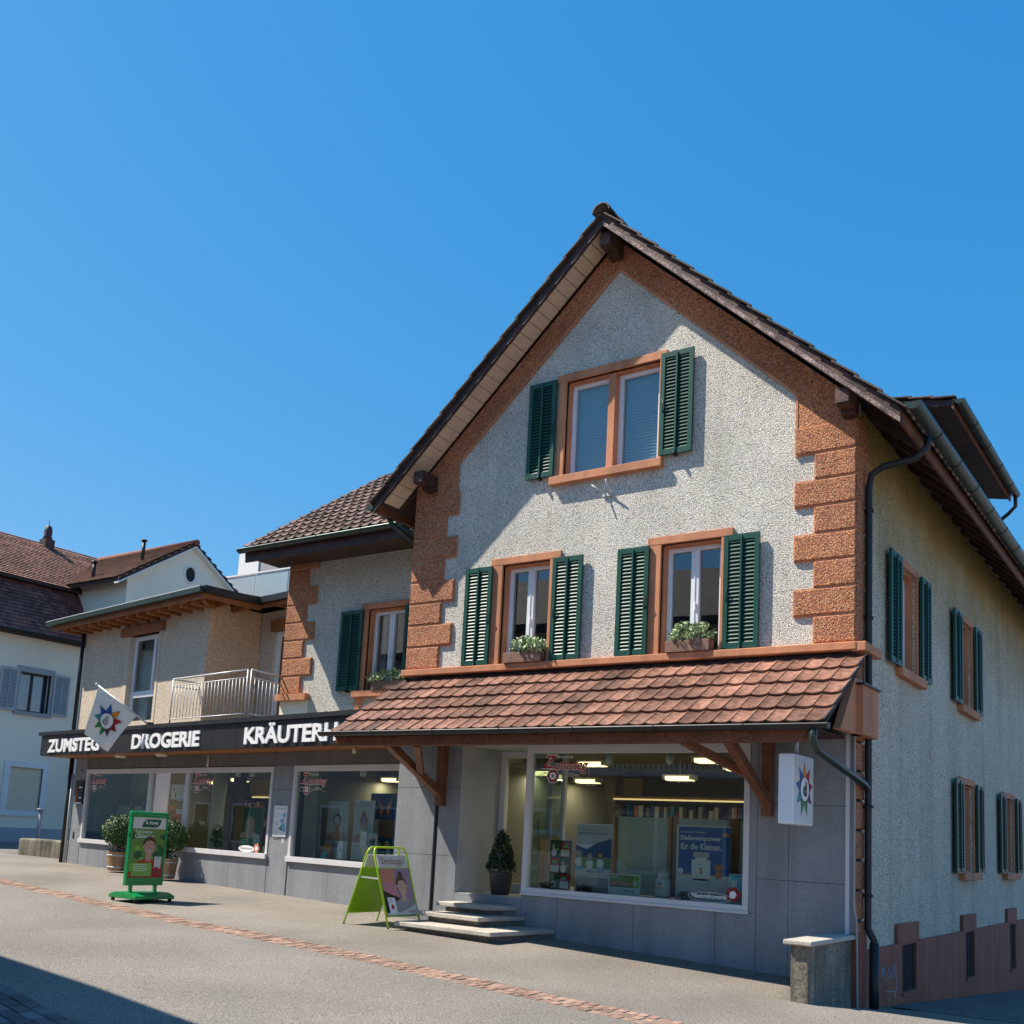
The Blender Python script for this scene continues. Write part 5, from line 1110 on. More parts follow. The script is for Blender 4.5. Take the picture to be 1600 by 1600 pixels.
for (x, sx) in ((-9.55, .05), (-9.15, -.04)):
    mb.mat('bark'); mb.tube([(x, 1.0, 1.1), (x + sx, 1.0, 1.6), (x + sx * .5, 1.0, 2.3)], .009, 6)
    for k in range(9): mb.mat('print_mauve' if k % 2 else 'print_off'); mb.blob((x + sx * .8 + random.uniform(-.05, .05), .98, 1.3 + k * .09), (.022, .022, .026), 8)
tag(mb.build('blossom_branches'), 'two thin decorative branches with small blossoms in the leftmost display window', 'branches')
mb = MB(AM); mb.mat('print_cyan'); mb.box(-10.9, -10.3, .9, 1.1, 1.1, 1.14); mb.mat('print_blue'); mb.box(-10.45, -10.3, .95, 1.0, 1.12, 1.42); mb.mat('print_yellow'); mb.prism([(-10.30, 1.12), (-10.12, 1.12), (-10.15, 1.35)], .92, .95); mb.mat('print_sky'); mb.box(-10.2, -9.7, .85, 1.1, 1.1, 1.13); mb.mat('print_off'); mb.box(-10.05, -9.9, .95, 1.0, 1.13, 1.35); tag(mb.build('sea_display'), 'small blue and sandy decoration on the floor of the leftmost display window', 'display')
mb = MB(AM); mb.mat('leaf_dark'); mb.leaves((-6.35, YW + .45, 1.35), (.18, .12, .3), 260, .09, .2); mb.leaves((-5.45, YW + .5, 1.4), (.16, .12, .28), 200, .09, .2); mb.mat('petal_white'); mb.leaves((-6.35, YW + .35, 1.2), (.2, .08, .1), 50, .04, .3)
tag(mb.build('display_plants'), 'dark leafy plants with pale blossoms inside the middle display window', 'plants')

# ================================================================== street things
# notice on the stone pier
mb = MB(AM).mat('steel'); mb.box(-3.86, -3.45, YW - .02, YW - .006, 1.47, 2.02)
rect(mb, -3.85, -3.46, 1.48, 2.01, YW - .0215, 'print_white'); put_text(mb, 'Öffnungszeiten', -3.82, -3.49, 1.95, 1.98, YW - .023, 'print_grey', .02)
for i, z in enumerate((1.88, 1.74, 1.62, 1.53)): lines(mb, -3.82, -3.65, z, 3, .03, .008, YW - .023, 'print_lgrey')
for i, (cx, cz, c) in enumerate(((-3.55, 1.85, 'cyan'), (-3.60, 1.75, 'sky'), (-3.56, 1.67, 'cyan'), (-3.53, 1.6, 'sky'), (-3.62, 1.62, 'teal'))): poly(mb, [(cx - .07, cz), (cx + .05, cz - .05), (cx + .06, cz + .05)], YW - .0235 - .0002 * i, 'print_' + c)
rect(mb, -3.58, -3.51, 1.36, 1.44, YW - .008, 'print_lgrey')
tag(mb.build('wall_notice'), 'white framed notice sheet with blue triangles on the dark stone pier', 'notice')

# hanging sign with star emblem
def star(mb, cx, cz, r, y, letter, ink='print_black', inv=False, flip=1):
    cols = ['orange', 'red', 'deepred', 'purple', 'green', 'green', 'teal', 'blue', 'blue']
    n = 9
    for k in range(n):
        a = R(90 - k * 40); a0 = a + R(20); a1 = a - R(20); q = r * .62
        P0 = (cx + q * .98 * math.cos(a0) * .98, cz + q * math.sin(a0)); P1 = (cx + q * .98 * math.cos(a1), cz + q * math.sin(a1)); T = (cx + r * math.cos(a) * .98, cz + r * 1.12 * math.sin(a))
        c = cols[k]
        poly(mb, [P0, P1, T] if flip > 0 else [P0, P1, T], y, 'print_black'); s = .94
        m = ((P0[0] + P1[0] + T[0]) / 3, (P0[1] + P1[1] + T[1]) / 3)
        poly(mb, [(m[0] + (p[0] - m[0]) * s, m[1] + (p[1] - m[1]) * s) for p in (P0, P1, T)], y - .001, 'print_' + c)
        poly(mb, [(cx, cz), P0, P1], y - .0012, 'print_' + c)
    ell(mb, cx, cz, r * .50, r * .50, y - .003, 'print_black', 28); ell(mb, cx, cz, r * .47, r * .47, y - .004, 'print_white', 28)
    put_text(mb, letter, cx - r * .2, cx + r * .2, cz - r * .28, cz + r * .30, y - .009, ink, .05)
hs_ = thing('hanging_sign', 'white box sign with coloured star and letter d hanging from the awning corner', 'sign', (-.26, -1.2, 0))
FACE = SIDE                                       # local x -> +Y, outward normal +X
mb = MB().mat('white_paint'); mb.box(-.17, 0, -.02, .60, 1.95, 2.69); mb.build('light_box', parent=hs_, bevel=.012)
mb = MB(Matrix.Translation((.0, 0, 0)) @ FACE); mb.mat('print_off'); mb.box(.0, .58, -.006, -.001, 1.97, 2.67); star(mb, .29, 2.33, .27, -.0085, 'd'); mb.build('sign_face', parent=hs_)
mb = MB(); rect(mb, -.13, -.04, 1.985, 2.0, -.0215, 'print_white'); mb.mat('steel'); mb.tube([(-.08, .28, 2.69), (-.08, .28, 2.93)], .022, 8); mb.box(-.14, -.02, .2, .36, 2.90, 2.955); mb.build('hanger', parent=hs_)

# flag
fl = thing('shop_flag', 'pale flag with a coloured star emblem on a slanting pole above the fascia', 'flag', (0, 0, 0)); fl.matrix_world = AM
mb = MB().mat('steel'); A = Vector((-7.44, -.16, 3.50)); B = Vector((-8.43, -.85, 4.29)); mb.tube([A, B], .017, 8); mb.mat('white_paint'); mb.blob(B, (.03, .03, .03), 8); mb.mat('dark_metal'); mb.box(-7.5, -7.38, -.2, -.1, 3.50, 3.56); mb.build('pole', parent=fl)
mb = MB().mat('print_cloth'); nU, nV = 14, 16
Q = [Vector((-8.412, -.822, 4.24)), Vector((-7.674, -.32, 3.68)), Vector((-8.673, -.86, 3.29)), Vector((-8.40, -.50, 2.96))]
def fp(u, v):
    q = (Q[0] * (1 - u) + Q[1] * u) * (1 - v) + (Q[2] * (1 - u) + Q[3] * u) * v
    return q + Vector((.02 * math.sin(v * 5 + u * 3), -.018 * math.sin(u * 7 + v * 2.5) * (.3 + v), 0))
vs = [fp(i / nU, j / nV) for j in range(nV + 1) for i in range(nU + 1)]; W1_ = nU + 1
mb.smooth = True; mb.add(vs, [(j * W1_ + i, j * W1_ + i + 1, (j + 1) * W1_ + i + 1, (j + 1) * W1_ + i) for j in range(nV) for i in range(nU)]); mb.build('flag_cloth', parent=fl)
mb = MB(); star(mb, 0, 0, .33, 0, 'b', 'print_grey')
nrm = (fp(.6, .5) - fp(.4, .5)).cross(fp(.5, .6) - fp(.5, .4)).normalized()
if nrm.y > 0: nrm = -nrm
def onflag(p):      # drape the emblem on the cloth
    x, y, z = p; x, z = x * .93 + z * .36, z * .93 - x * .36; u = .5 + x / .86; v = .47 - z / 1.0
    return fp(min(1, max(0, u + 0)), min(1, max(0, v))) + nrm * (-y * 6 + .008)
mb.v = [tuple(onflag(p)) for p in mb.v]; mb.build('emblem', parent=fl)

# tubs with clipped bushes
def tub(x, y, lab, seed):
    random.seed(seed); z = G(x, y); t = thing('potted_bush', lab, 'plant', (x, y, z), 0, 'clipped ball bushes in wooden tubs')
    mb = MB().mat('barrel_wood'); n = 22
    for k in range(n):
        a0 = 2 * math.pi * k / n + .01; a1 = 2 * math.pi * (k + 1) / n - .01; mb.tint = random.random(); vs = []
        for r, zz in ((.185, .03), (.235, .42)):
            for rr in (r, r - .02):
                for a in (a0, a1): vs.append((rr * math.cos(a), rr * math.sin(a), zz))
        mb.hexa([vs[0], vs[1], vs[3], vs[2], vs[4], vs[5], vs[7], vs[6]])
    tb = mb.build('tub', parent=t)
    MB().mat('steel').lathe([(.20, .09), (.205, .12)], n=22).build('hoop', parent=tb); MB().mat('steel').lathe([(.228, .33), (.233, .36)], n=22).build('hoop', parent=tb)
    mb = MB().mat('soil'); mb.lathe([(.01, .30), (.21, .36), (.2, .37)], n=18); mb.build('soil', parent=t)
    mb = MB().mat('bark'); mb.tube([(0, 0, .36), (.02, .01, .5), (-.01, 0, .68)], [.025, .02, .018], 8)
    for a in range(5): mb.tube([(0, 0, .62), (.16 * math.cos(a * 1.25), .16 * math.sin(a * 1.25), .85)], .009, 5)
    mb.build('trunk', parent=t)
    mb = MB().mat('leaf'); mb.leaves((0, 0, .84), (.37, .37, .33), 3600, .05, .6); mb.leaves((0, 0, .80), (.30, .30, .27), 1200, .05, .2)
    for i in range(0):
        a = random.uniform(0, 6.28); b = random.uniform(-.6, 1.4); p = Vector((.38 * math.cos(a) * math.cos(b), .38 * math.sin(a) * math.cos(b), .84 + .345 * math.sin(b))); mb.leaf(p, Vector((math.cos(a), math.sin(a), .5)).normalized(), .045)
    for i in range(46):
        d = Vector((random.gauss(0, 1), random.gauss(0, 1), random.gauss(.4, 1))).normalized(); e = random.uniform(.03, .10)
        q = Vector((0, 0, .84)) + Vector((d.x * .36, d.y * .36, d.z * .32))
        for k in range(4): mb.leaf(q + d * e * k / 3 + Vector((random.uniform(-.012, .012),) * 3), (d + Vector((0, 0, .4))).normalized(), random.uniform(.03, .055))
    mb.build('foliage', parent=t)
    mb = MB().mat('leaf_dark'); mb.leaves((0, 0, .44), (.22, .22, .07), 260, .05, .3); mb.mat('petal_white'); mb.leaves((0, -.04, .47), (.2, .18, .07), 34, .032, .6); mb.build('underplanting', parent=t)
tub(-15.55, 1.50, 'clipped ball bush in a wooden tub left of the green advertising stand', 3)
tub(-13.5, 1.12, 'clipped ball bush in a wooden tub right of the green advertising stand', 5)

# green advertising stand
random.seed(11)
gx, gy = -10.28, -1.72
gs = thing('advertising_stand', 'green poster stand on rollers showing a smiling man in red', 'sign', (gx, gy, G(gx, gy)))
mb = MB().mat('sign_green'); mb.prism([(-.33, .05), (.33, .05), (.33, .10), (.2, .14), (-.2, .14), (-.33, .10)], -.35, .35, 'y'); mb.mat('rubber')
for sx in (-1, 1):
    for q in (-1, 1): mb.tube([(sx * .27, q * .31 - .02, .03), (sx * .27, q * .31 + .02, .03)], .03, 10)
mb.build('base', parent=gs, bevel=.008)
for q in (-1, 1): MB().mat('sign_green').box(-.025, .025, q * .22 - .02, q * .22 + .02, .14, .3).build('upright', parent=gs)
mb = MB().mat('sign_green'); mb.box(-.035, .035, -.335, -.30, .24, 1.32); mb.box(-.035, .035, .30, .335, .24, 1.32); mb.box(-.034, .034, -.30, .30, .24, .36); mb.box(-.034, .034, -.30, .30, 1.27, 1.32); mb.tube([(0, -.34, 1.32), (0, .34, 1.32)], .04, 12); mb.box(-.02, .02, -.3, .3, .36, 1.27); mb.build('frame', parent=gs, bevel=.006)
mb = MB(FACE); y = -.0225
rect(mb, -.3, .3, .36, 1.27, y, 'print_grass'); rect(mb, -.3, .3, 1.10, 1.27, y - .001, 'print_off')
for i in range(26): ell(mb, random.uniform(-.28, .28), random.uniform(.45, 1.08), random.uniform(.03, .08), random.uniform(.03, .08), y - .0010 - i * .00003, random.choice(['print_dkgreen', 'print_grass', 'print_lgreen']), 14)
poly(mb, [(-.14, 1.12), (.12, 1.12), (.19, 1.16), (.21, 1.245), (-.05, 1.245), (-.11, 1.2)], y - .003, 'print_dkgreen'); put_text(mb, 'A.Vogel', -.08, .15, 1.15, 1.22, y - .004, 'print_white', .02)
portrait(mb, .03, .83, .30, y - .003, 'print_skin', 'print_hair', 'print_red'); rect(mb, -.3, .3, .36, .44, y - .004, 'print_red')
put_text(mb, 'Für meine', -.24, .06, 1.03, 1.08, y - .003, 'print_white', .0); put_text(mb, 'Gelenke', -.24, .1, .955, 1.02, y - .003, 'print_white', .0)
rect(mb, -.26, .10, .38, .58, y - .010, 'print_lgreen'); lines(mb, -.23, .07, .56, 4, .03, .008, y - .011, 'print_white'); put_text(mb, 'A.Vogel', -.03, .05, .40, .415, y - .011, 'print_white', .0)
rect(mb, .14, .26, .50, .68, y - .010, 'print_off'); put_text(mb, 'A.V', .17, .23, .64, .665, y - .011, 'print_dkgreen', .02); lines(mb, .16, .24, .62, 3, .02, .005, y - .011, 'print_lgrey')
for i in range(7): ell(mb, .15 + random.uniform(0, .1), .43 + random.uniform(0, .08), .02, .02, y - .012 - i * .0002, 'print_brown' if i % 2 else 'print_red', 10)
put_text(mb, 'ogel', .0, .0001, .0, .0001, y, 'print_white') if False else None
mb.build('poster_face', parent=gs)

# lime A-board
ax, ay = -6.02, -1.0
ab = thing('folding_board', 'lime green folding pavement board with a portrait poster beside the steps', 'sign', (ax, ay, 0))
zg = G(ax, ay); Hh = 1.05; sp_ = .40; wd = .33
def aside(s, art):
    # s=+1 front leaf leaning back to the middle
    M_ = Matrix.Translation((s * .035, 0, zg + Hh)) @ Matrix.Rotation(-s * math.atan2(sp_ - .035, Hh), 4, 'Y')
    mb = MB(M_).mat('lime'); r = .013; L_ = math.hypot(sp_ - .035, Hh)
    top = [(0, -wd, -L_)] + [(0, -wd, -.14)] + [(0, -wd + .07 * (1 - math.cos(t)) * 1.0 + .0, -.14 + .13 * math.sin(t)) for t in (.5, 1.0, 1.57)] + [(0, wd - .07 * (1 - math.cos(t)), -.14 + .13 * math.sin(t)) for t in (1.57, 1.0, .5)] + [(0, wd, -.14), (0, wd, -L_)]
    mb.tube(top, r, 8)
    for z in (-.20 - .10, -L_ + .16): mb.tube([(0, -wd, z), (0, wd, z)], .01, 8)
    for q in (-1, 1): mb.mat('rubber'); mb.tube([(0, q * wd, -L_), (0, q * wd, -L_ + .015)], .015, 8)
    leg = mb.build('frame_leaf', parent=ab)
    mb = MB(M_); mb.mat('lime_panel'); mb.box(-.006, .006, -wd + .012, wd - .012, -L_ + .16, -.30); mb.mat('print_lgrey'); mb.box(-.006, .006, -wd + .03, wd - .03, -.295, -.12); mb.build('back_panel', parent=leg)
    if art:
        mb = MB(M_ @ SIDE); y = -.0075; z0 = -L_ + .17; z1 = -.305; ww = wd - .03
        rect(mb, -ww, ww, -.292, -.123, y, 'print_off'); put_text(mb, 'Similasan', -ww + .06, ww - .08, -.245, -.155, y - .002, 'print_deepred', .0); poly(mb, [(.03, -.25), (.12, -.262), (.2, -.245), (.12, -.275)], y - .002, 'print_green')
        rect(mb, -ww, ww, z0, z1, y, 'print_mauve'); rect(mb, -ww, -.02, -.62, z1, y - .001, 'print_salmon'); poly(mb, [(-ww, -.75), (.0, -.72), (-.02, -.52), (-ww, -.48)], y - .0015, 'print_pink')
        poly(mb, [(-ww, -.9), (.0, -.9), (.0, -.7), (-.15, -.66), (-ww, -.6)], y - .002, 'print_black')
        portrait(mb, .09, -.55, .27, y - .0025, 'print_skin2', 'print_hair', 'print_grey', bun=True)
        ell(mb, .09, -.50, .001, .001, y, 'print_hair', 6)
        poly(mb, [(-ww, z0), (ww, z0), (ww, -.79)] + [(ww - 2 * ww * i / 10, -.79 - .045 * math.sin(i * .31) - .012 * i) for i in range(1, 11)], y - .011, 'print_off')
        poly(mb, [(-.25, -.92), (-.10, -.93), (-.11, -.71), (-.26, -.70)], y - .012, 'print_white'); ell(mb, -.18, -.83, .03, .033, y - .013, 'print_red'); lines(mb, -.24, -.15, -.73, 2, .03, .01, y - .013, 'print_grey')
        put_text(mb, 'Similasan', .12, .25, -.91, -.88, y - .012, 'print_salmon', .01)
        mb.build('poster_face', parent=leg)
aside(1, True); aside(-1, False)
for q in (-1, 1): z = zg + Hh - .42; MB().mat('steel').bar((-.175, q * (wd - .005), z + .01), (.175, q * (wd - .005), z - .0), .006, .02).build('spreader_bar', parent=ab)

# conifer in pot on the landing
cf = thing('potted_conifer', 'small dark cone shaped conifer in a grey pot on the door landing', 'plant', (-5.0, .28, .864))
mb = MB().mat('pot_grey'); mb.lathe([(.01, 0), (.125, 0), (.165, .28), (.175, .29), (.175, .315), (.155, .315), (.15, .28)]); mb.build('pot', parent=cf); mb = MB().mat('soil'); mb.lathe([(.01, .27), (.15, .285)]); mb.build('soil', parent=cf)
mb = MB().mat('bark'); mb.tube([(0, 0, .28), (0, 0, .8)], [.015, .006], 6); mb.build('trunk', parent=cf)
mb = MB().mat('leaf_dark')
for k in range(34):
    t = k / 34; z = .36 + .52 * t; r = (.20 * (1 - t) ** .75 + .02) * random.uniform(.85, 1.1)
    for j in range(max(3, int(11 * (1 - t)))):
        a = random.uniform(0, 6.28); mb.leaves((r * .8 * math.cos(a), r * .8 * math.sin(a), z), (.045, .045, .05), 22, .04, .1)
mb.build('foliage', parent=cf)

# flower boxes
def fbox(x0, x1, y, z0, lab, seed):
    random.seed(seed); t = thing('flower_box', lab, 'flower box', ((x0 + x1) / 2, y, z0), 0, 'flower boxes on the window sills'); h = (x1 - x0) / 2
    mb = MB().mat('box_brown'); mb.box(-h, h, -.08, .08, 0, .015); mb.box(-h, h, -.08, -.065, .015, .145); mb.box(-h, h, .065, .08, .015, .145); mb.box(-h, -h + .015, -.065, .065, .015, .145); mb.box(h - .015, h, -.065, .065, .015, .145); mb.build('box', parent=t, bevel=.004)
    mb = MB().mat('soil'); mb.box(-h + .015, h - .015, -.065, .065, .02, .12); mb.build('soil', parent=t)
    mb = MB().mat('leaf_pale')
    for k in range(26):
        cx = random.uniform(-h * 1.05, h * 1.05); cz = .18 + random.uniform(-.02, .19) * (1 - abs(cx / h) * .5); cy_ = random.uniform(-.11, .08)
        mb.leaves((cx, cy_, cz), (.085, .07, .065), 26, .065, .2)
    for k in range(5): 
        cx = random.uniform(-h * .4, h * .4); mb.tube([(cx, 0, .1), (cx + random.uniform(-.05, .05), -.04, .34)], .004, 5); mb.leaves((cx, -.04, .34), (.05, .05, .04), 10, .06, .2)
    mb.build('foliage', parent=t)
fbox(-4.87, -4.25, -.06, 4.083, 'flower box with pale leaves on the left first floor window of the gabled house', 2)
fbox(-2.35, -1.75, -.06, 4.083, 'flower box with pale leaves on the right first floor window of the gabled house', 4)
fbox(-8.72, -8.0, 1.44, 4.073, 'flower box with pale leaves on the window of the recessed wing', 6)

random.seed(21); mb = MB().mat('print_orange')
for (x, y) in ((-.9, -1.9), (-.35, -2.6), (.4, -1.9), (-5.0, -1.5), (-4.3, -1.7), (-6.9, -.2), (-9.0, .3), (-2.2, -1.0), (1.0, -2.4), (-3.2, -.35)): mb.leaf(Vector((x, y, G(x, y) + .008)), Vector((random.uniform(-.2, .2), random.uniform(-.2, .2), 1)).normalized(), random.uniform(.03, .05), .6)
tag(mb.build('fallen_leaves'), 'a few small orange fallen leaves scattered on the pavement', 'leaves', kind='stuff')
# low wall at the corner
lw = thing('low_wall', 'short weathered concrete wall with stone cap beside the house corner', 'wall', (0, 0, 0))
mb = MB().mat('old_concrete'); mb.box(-.185, -.0, -1.46, -.06, -.4, .74); mb.build('wall_body', parent=lw, bevel=.01)
mb = MB().mat('step_stone'); mb.box(-.245, .05, -1.52, -.057, .74, .79); mb.build('cap', parent=lw, bevel=.012)

# grey cable pipe on the corner
mb = MB().mat('grey_trim'); mb.tube([(.03, -.07, 3.0), (.03, -.07, 1.1), (.06, -.08, .95), (.075, -.08, -.02)], .012, 6); tag(mb.build('cable_conduit', parent=house))

# ================================================================== far left: white house, trough, post, shrub
WX = -31.0
wh = thing('white_house', 'large white house with reddish mansard roof behind the low shop', 'house')
mb = MB().mat('white_render'); WO1 = (7.72, 8.86, 5.15, 6.52); WO2 = (7.75, 8.95, 1.75, 3.22)
MW = Matrix.Translation((WX, 0, 0)) @ SIDE
mb.M = MW; wall_cells(mb, [-4, 24], [.3, 8.1], [WO1, WO2], 0, .4); mb.box(-4, 24, 8, 8.3, .3, 8.1); mb.box(-4, -3.7, .4, 8, .3, 8.1); mb.box(23.7, 24, .4, 8, .3, 8.1); mb.mat('plain_render'); mb.box(-4.0, 24, -.03, -.001, .3, 1.15); mb.build('wall', parent=wh)
mb = MB(MW).mat('grey_trim'); a, b, c, d = WO1; mb.box(a - .12, b + .12, -.05, .1, d, d + .2); mb.box(a - .12, b + .12, -.09, .1, c - .12, c); mb.box(a - .09, a, -.04, .12, c, d); mb.box(b, b + .09, -.04, .12, c, d); w_ = mb.build('window', parent=wh)
mb = MB(MW).mat('dark_metal'); mb.box(a, b, .2, .26, c, c + .06); mb.box(a, b, .2, .26, d - .06, d); mb.box(a, a + .06, .2, .26, c, d); mb.box(b - .06, b, .2, .26, c, d); mb.box((a + b) / 2 - .04, (a + b) / 2 + .04, .19, .26, c, d); mb.build('sash', parent=w_); mb = MB(MW).mat('glass_window'); mb.box(a + .06, b - .06, .22, .226, c + .06, d - .06); mb.build('pane', parent=w_)
mb = MB(MW).mat('curtain'); 
for i in range(20): u0 = a + (b - a) * i / 20; u1 = a + (b - a) * (i + 1) / 20; mb.add([(u0, .32 + .02 * (i % 2), c), (u1, .34 - .02 * (i % 2), c), (u1, .34 - .02 * (i % 2), d), (u0, .32 + .02 * (i % 2), d)], [(0, 1, 2, 3)])
mb.box(a, b, .5, .52, c, d); mb.build('curtain', parent=w_)
for (p, q) in ((a - .72, a - .10), (b + .10, b + .72)):
    o = shutter(wh, MW, p, q, c - .02, d + .08, -.05, mat='grey_shutter', stay=False)
mb = MB(MW).mat('white_wall'); a, b, c, d = WO2; mb.box(a - .22, b + .22, -.05, .1, d, d + .2); mb.box(a - .22, b + .22, -.05, .1, c - .2, c); mb.box(a - .22, a, -.048, .1, c, d); mb.box(b, b + .22, -.048, .1, c, d); mb.mat('print_cream'); mb.box(a, b, .05, .1, c, d); mb.build('blocked_window', parent=wh)
# mansard roof
mb = MB().mat('tile_shadow')
PX = lambda x: x
lo = [(WX + .45, 7.75), (WX + .45, 7.92), (WX - 1.0, 10.0), (WX - 4.2, 12.15), (WX - 7.4, 10.0), (WX - 8.9, 7.92), (WX - 8.9, 7.75)]
mb.prism([(x, z) for x, z in lo], -4.6, 24.6); wr_ = mb.build('roof', parent=wh)
def shingles(mb, o, u, v, n, W, L_, mat, tw=.19, tl=.17):
    o = Vector(o); u = Vector(u).normalized(); v = Vector(v).normalized(); n = Vector(n).normalized(); mb.mat(mat)
    for r in range(int(L_ / tl)):
        for c in range(int(W / tw)):
            mb.tint = min(1, max(0, random.gauss(.5, .28))); x0 = (c + .5 * (r % 2)) * tw; p = o + u * x0 + v * r * tl
            mb.add([p + n * .04 - v * .03 + u * tw * .5, p + u * tw * .97 + n * .035, p + u * tw * .97 + v * tl * 1.05 + n * .006, p + v * tl * 1.05 + n * .006, p + n * .035, ], [(4, 0, 1, 2, 3)])
mk('tile_far', (.27, .125, .085), .8, .2, .8, tint=.45); mk('tile_far_dark', (.20, .075, .055), .8, .2, .8, tint=.45)
mb = MB(); shingles(mb, (WX + .5, -1, 7.86), (0, 1, 0), (-1.45, 0, 2.08), (2.08, 0, 1.45), 19, 2.5, 'tile_far_dark'); mb.build('lower_tiles', parent=wr_)
mb = MB(); shingles(mb, (WX - .62, -1, 9.93), (0, 1, 0), (-3.2, 0, 2.15), (2.15, 0, 3.2), 19, 4.25, 'tile_far'); mb.mat('tile_shadow'); mb.hexa([(WX - .62, -1, 9.83), (WX - .62, 18, 9.83), (WX - 1.1, 18, 10.1), (WX - 1.1, -1, 10.1), (WX - .62, -1, 9.93), (WX - .62, 18, 9.93), (WX - 1.1, 18, 10.25), (WX - 1.1, -1, 10.25)]); mb.build('upper_tiles', parent=wr_)
mb = MB().mat('tile_far'); mb.tube([(WX - 4.2, -2, 12.2), (WX - 4.2, 18, 12.2)], .13, 8); mb.build('ridge', parent=wr_)
mb = MB().mat('dark_metal'); half_gutter(mb, (WX + .55, -2, 7.85), (WX + .55, 20, 7.85), .08); mb.build('gutter', parent=wh)
# cross gable: ridge along +X, face towards the camera
GXF = -28.9; GYC = 12.75; GZ = 12.15; hw = 2.95; gz0 = 10.2
s_ = (GZ - gz0) / hw
mb = MB().mat('white_render'); mb.prism([(GYC - hw + .3, 9.0), (GYC + hw - .3, 9.0), (GYC + hw - .3, gz0 + .0), (GYC, GZ - .12), (GYC - hw + .3, gz0 + .0)], GXF - 3.6, GXF - .02, 'x'); mb.build('gable_wall', parent=wh)
mb = MB().mat('dark_void'); mb.M = Matrix.Translation((GXF, 0, 0)) @ SIDE; ell(mb, GYC + .0, 10.95, .22, .28, .016, 'dark_void', 24); mb.mat('white_wall'); mb.tube([(GYC + .0 + .26 * math.cos(t / 20 * 6.2832), .0, 10.95 + .32 * math.sin(t / 20 * 6.2832)) for t in range(21)], .045, 6); mb.build('round_window', parent=wh)
mb = MB()
for s in (-1, 1):
    v = Vector((0, -s * hw, GZ - gz0)); n = Vector((0, s * (GZ - gz0), hw))
    shingles(mb, (GXF - 6 if s > 0 else GXF - 6, GYC + s * (hw + .25), gz0 - .10), (1, 0, 0), v, n, 6.25, v.length + .3, 'tile_far')
    mb.mat('tile_shadow'); mb.hexa([(GXF - 6, GYC + s * (hw + .2), gz0 - .25), (GXF + .2, GYC + s * (hw + .2), gz0 - .25), (GXF + .2, GYC, GZ - .1), (GXF - 6, GYC, GZ - .1), (GXF - 6, GYC + s * (hw + .2), gz0 - .12), (GXF + .2, GYC + s * (hw + .2), gz0 - .12), (GXF + .2, GYC, GZ), (GXF - 6, GYC, GZ)])
    mb.mat('white_wall'); mb.hexa([(GXF - .02, GYC + s * (hw + .22), gz0 - .32), (GXF + .22, GYC + s * (hw + .22), gz0 - .32), (GXF + .22, GYC, GZ - .17), (GXF - .02, GYC, GZ - .17), (GXF - .02, GYC + s * (hw + .22), gz0 - .26), (GXF + .22, GYC + s * (hw + .22), gz0 - .26), (GXF + .22, GYC, GZ - .11), (GXF - .02, GYC, GZ - .11)])
mb.mat('tile_far_dark'); mb.tube([(GXF - 6, GYC, GZ + .04), (GXF + .25, GYC, GZ + .04)], .12, 8)
mb.build('cross_gable_roof', parent=wr_)
for (x, y, z, h) in ((-29.9, 11.3, 11.45, .55), (-30.9, 10.0, 10.6, .35)): mb = MB().mat('dark_metal'); mb.tube([(x, y, z - .3), (x, y, z + h)], .07, 10); mb.tube([(x, y, z + h), (x, y, z + h + .05)], .12, 10); mb.build('vent_pipe', parent=wr_)
mb = MB().mat('dark_wood'); cx, cyy = -35.0, 10.45; mb.box(cx - .22, cx + .22, cyy - .2, cyy + .2, 11.9, 12.45); mb.lathe([(.2, 12.45), (.15, 12.6), (.16, 12.8), (.12, 12.98), (.03, 13.05)], (cx, cyy, 0), 14); mb.tube([(cx, cyy, 13.0), (cx, cyy, 13.25)], .012, 5); mb.build('chimney', parent=wh)

md = thing('modern_building', 'pale blue modern block with glass balustrade beyond the low shop roof', 'building')
mb = MB().mat('modern_panel'); mb.box(-33, -24.5, 16.6, 22, .3, 10.9); mb.mat('grey_trim'); mb.box(-33, -24.5, 16.3, 22, 10.4, 10.9); mb.mat('white_wall'); mb.box(-30.95, -29.7, 16.7, 18.5, 10.9, 13.0); mb.mat('grey_trim'); mb.box(-29.69, -28.2, 16.75, 18.5, 10.9, 12.7); mb.build('walls', parent=md)
mb = MB().mat('modern_panel'); 
for a, b in ((-30.8, -29.0), (-28.95, -27.1), (-27.05, -25.2)): mb.box(a, b, 16.0, 16.03, 10.45, 11.75)
mb.mat('white_wall'); mb.box(-30.9, -25.1, 15.97, 16.06, 11.78, 11.84); mb.box(-30.86, -30.80, 15.98, 16.6, 10.4, 11.78); mb.build('balustrade', parent=md)

mb = MB().mat('old_concrete'); mb.box(-22.2, -20.0, 3.2, 3.75, .4, 1.02); o = tag(mb.build('stone_trough', bevel=.04), 'mossy brown stone trough on the ground left of the low shop', 'trough')
mb = MB().mat('grey_trim'); mb.tube([(-26.0, 6.0, .55), (-25.95, 6.0, 1.75)], .06, 8); mb.tube([(-25.95, 6.0, 1.75), (-25.95, 6.0, 1.82)], .12, 8); tag(mb.build('stone_post'), 'slim pale post standing behind the stone trough', 'post')
mb = MB().mat('leaf_dark'); mb.leaves((-21.6, 5.2, 1.05), (.6, .5, .4), 700, .13, .4); tag(mb.build('low_shrub'), 'low dark shrub behind the stone trough', 'shrub')

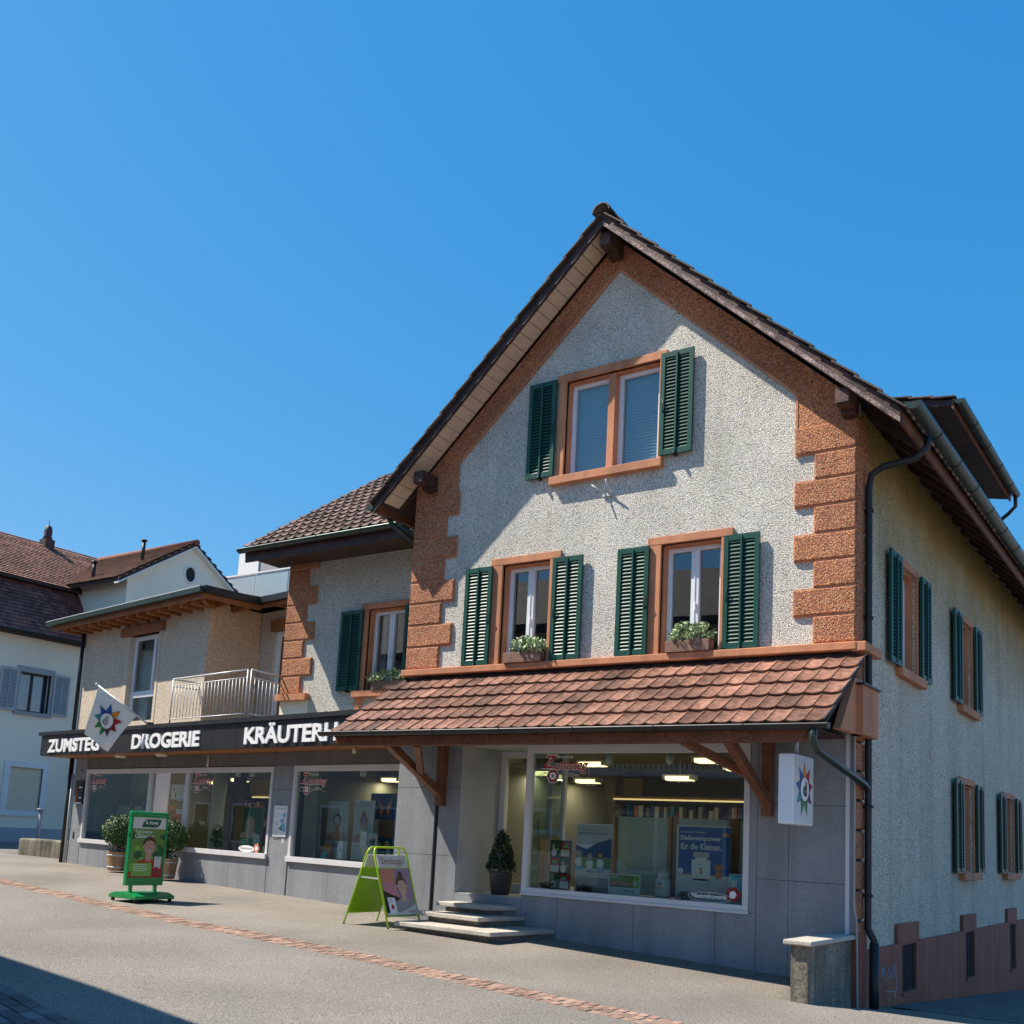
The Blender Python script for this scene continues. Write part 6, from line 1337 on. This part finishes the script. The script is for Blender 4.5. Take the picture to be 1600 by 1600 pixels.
# ================================================================== opposite side of the street (seen in reflections, casts the shade on the road)
op = thing('opposite_house', 'grey house on the near side of the street whose shadow falls on the road', 'house', (-3.75, -9.97, 0), -PH)
mb = MB().mat('opposite_wall'); mb.box(-30, 0, -8, 0, -.1, 6.75); mb.build('wall', parent=op)
mb = MB().mat('tile_dark'); mb.prism([(.35, 6.75), (.35, 6.9), (-4, 9.2), (-8.5, 6.9), (-8.5, 6.75)], -30.2, .2, 'x'); mb.build('roof', parent=op)
mb = MB().mat('white_paint')
for x in frange(-28, -2, 2.6):
    for z in (1.0, 4.0): mb.mat('white_paint'); mb.box(x, x + 1.1, .0, .03, z, z + 1.4); mb.mat('car_dark'); mb.box(x + .08, x + 1.02, .03, .035, z + .08, z + 1.32)
mb.build('windows', parent=op)
mb = MB().mat('stripe_light'); mb.box(-7, -.6, .001, 1.0, 3.15, 3.3)
for i in range(54): x = -7 + i * .118; mb.box(x, x + .06, .97, 1.0, 3.3, 4.2)
mb.mat('shelf_dark'); mb.box(-7, -.6, .93, .96, 3.3, 4.15); mb.build('ribbed_balcony', parent=op)
def car(x, y, rz, lab):
    t = thing('parked_car', lab, 'car', (x, y, G(x, y)), rz, 'cars parked across the street')
    prof = [(-2.0, .35), (-2.02, .75), (-1.85, .92), (-1.55, 1.0), (-1.2, 1.38), (-.9, 1.47), (.3, 1.48), (.75, 1.38), (1.2, 1.0), (1.85, .88), (2.05, .7), (2.05, .35)]
    mb = MB().mat('car_paint'); n = len(prof); vs = []
    for yy, sc in ((-.86, .0), (-.80, 1), (.80, 1), (.86, 0)):
        for (px, pz) in prof: vs.append((px * (1 if sc else .99), yy * (1 - max(0, pz - .95) * .25), pz if sc else min(pz, .95) * 1.0 + max(0, pz - .95) * .94))
    fs = [tuple(range(n))[::-1], tuple(3 * n + i for i in range(n))]
    for r in range(3):
        for i in range(n): fs.append((r * n + i, r * n + (i + 1) % n, (r + 1) * n + (i + 1) % n, (r + 1) * n + i))
    mb.smooth = False; mb.add(vs, fs); mb.build('body', parent=t, bevel=.03)
    mb = MB().mat('car_dark')
    for s in (-1, 1): yy = s * .80; 
    for s in (-1, 1):
        mb.prism([(-1.38, 1.02), (-.15, 1.0), (-.15, 1.38), (-.85, 1.40), (-1.1, 1.33)], s * .845, s * .83); mb.prism([(-.08, 1.0), (1.05, 1.0), (.68, 1.32), (.28, 1.40), (-.08, 1.40)], s * .845, s * .83)
    mb.build('windows', parent=t)
    for sx in (-1.25, 1.3):
        for s in (-1, 1): mb = MB().mat('rubber'); mb.tube([(sx, s * .72, .31), (sx, s * .88, .31)], .31, 20); mb.mat('steel'); mb.tube([(sx, s * .88, .31), (sx, s * .885, .31)], .2, 16); mb.build('wheel', parent=t)
car(-9.3, -7.4, math.pi - PH, 'grey hatchback parked across the street, only mirrored in the shop windows')
car(-14.6, -6.4, math.pi - PH, 'grey hatchback parked further left across the street, only mirrored in the windows')
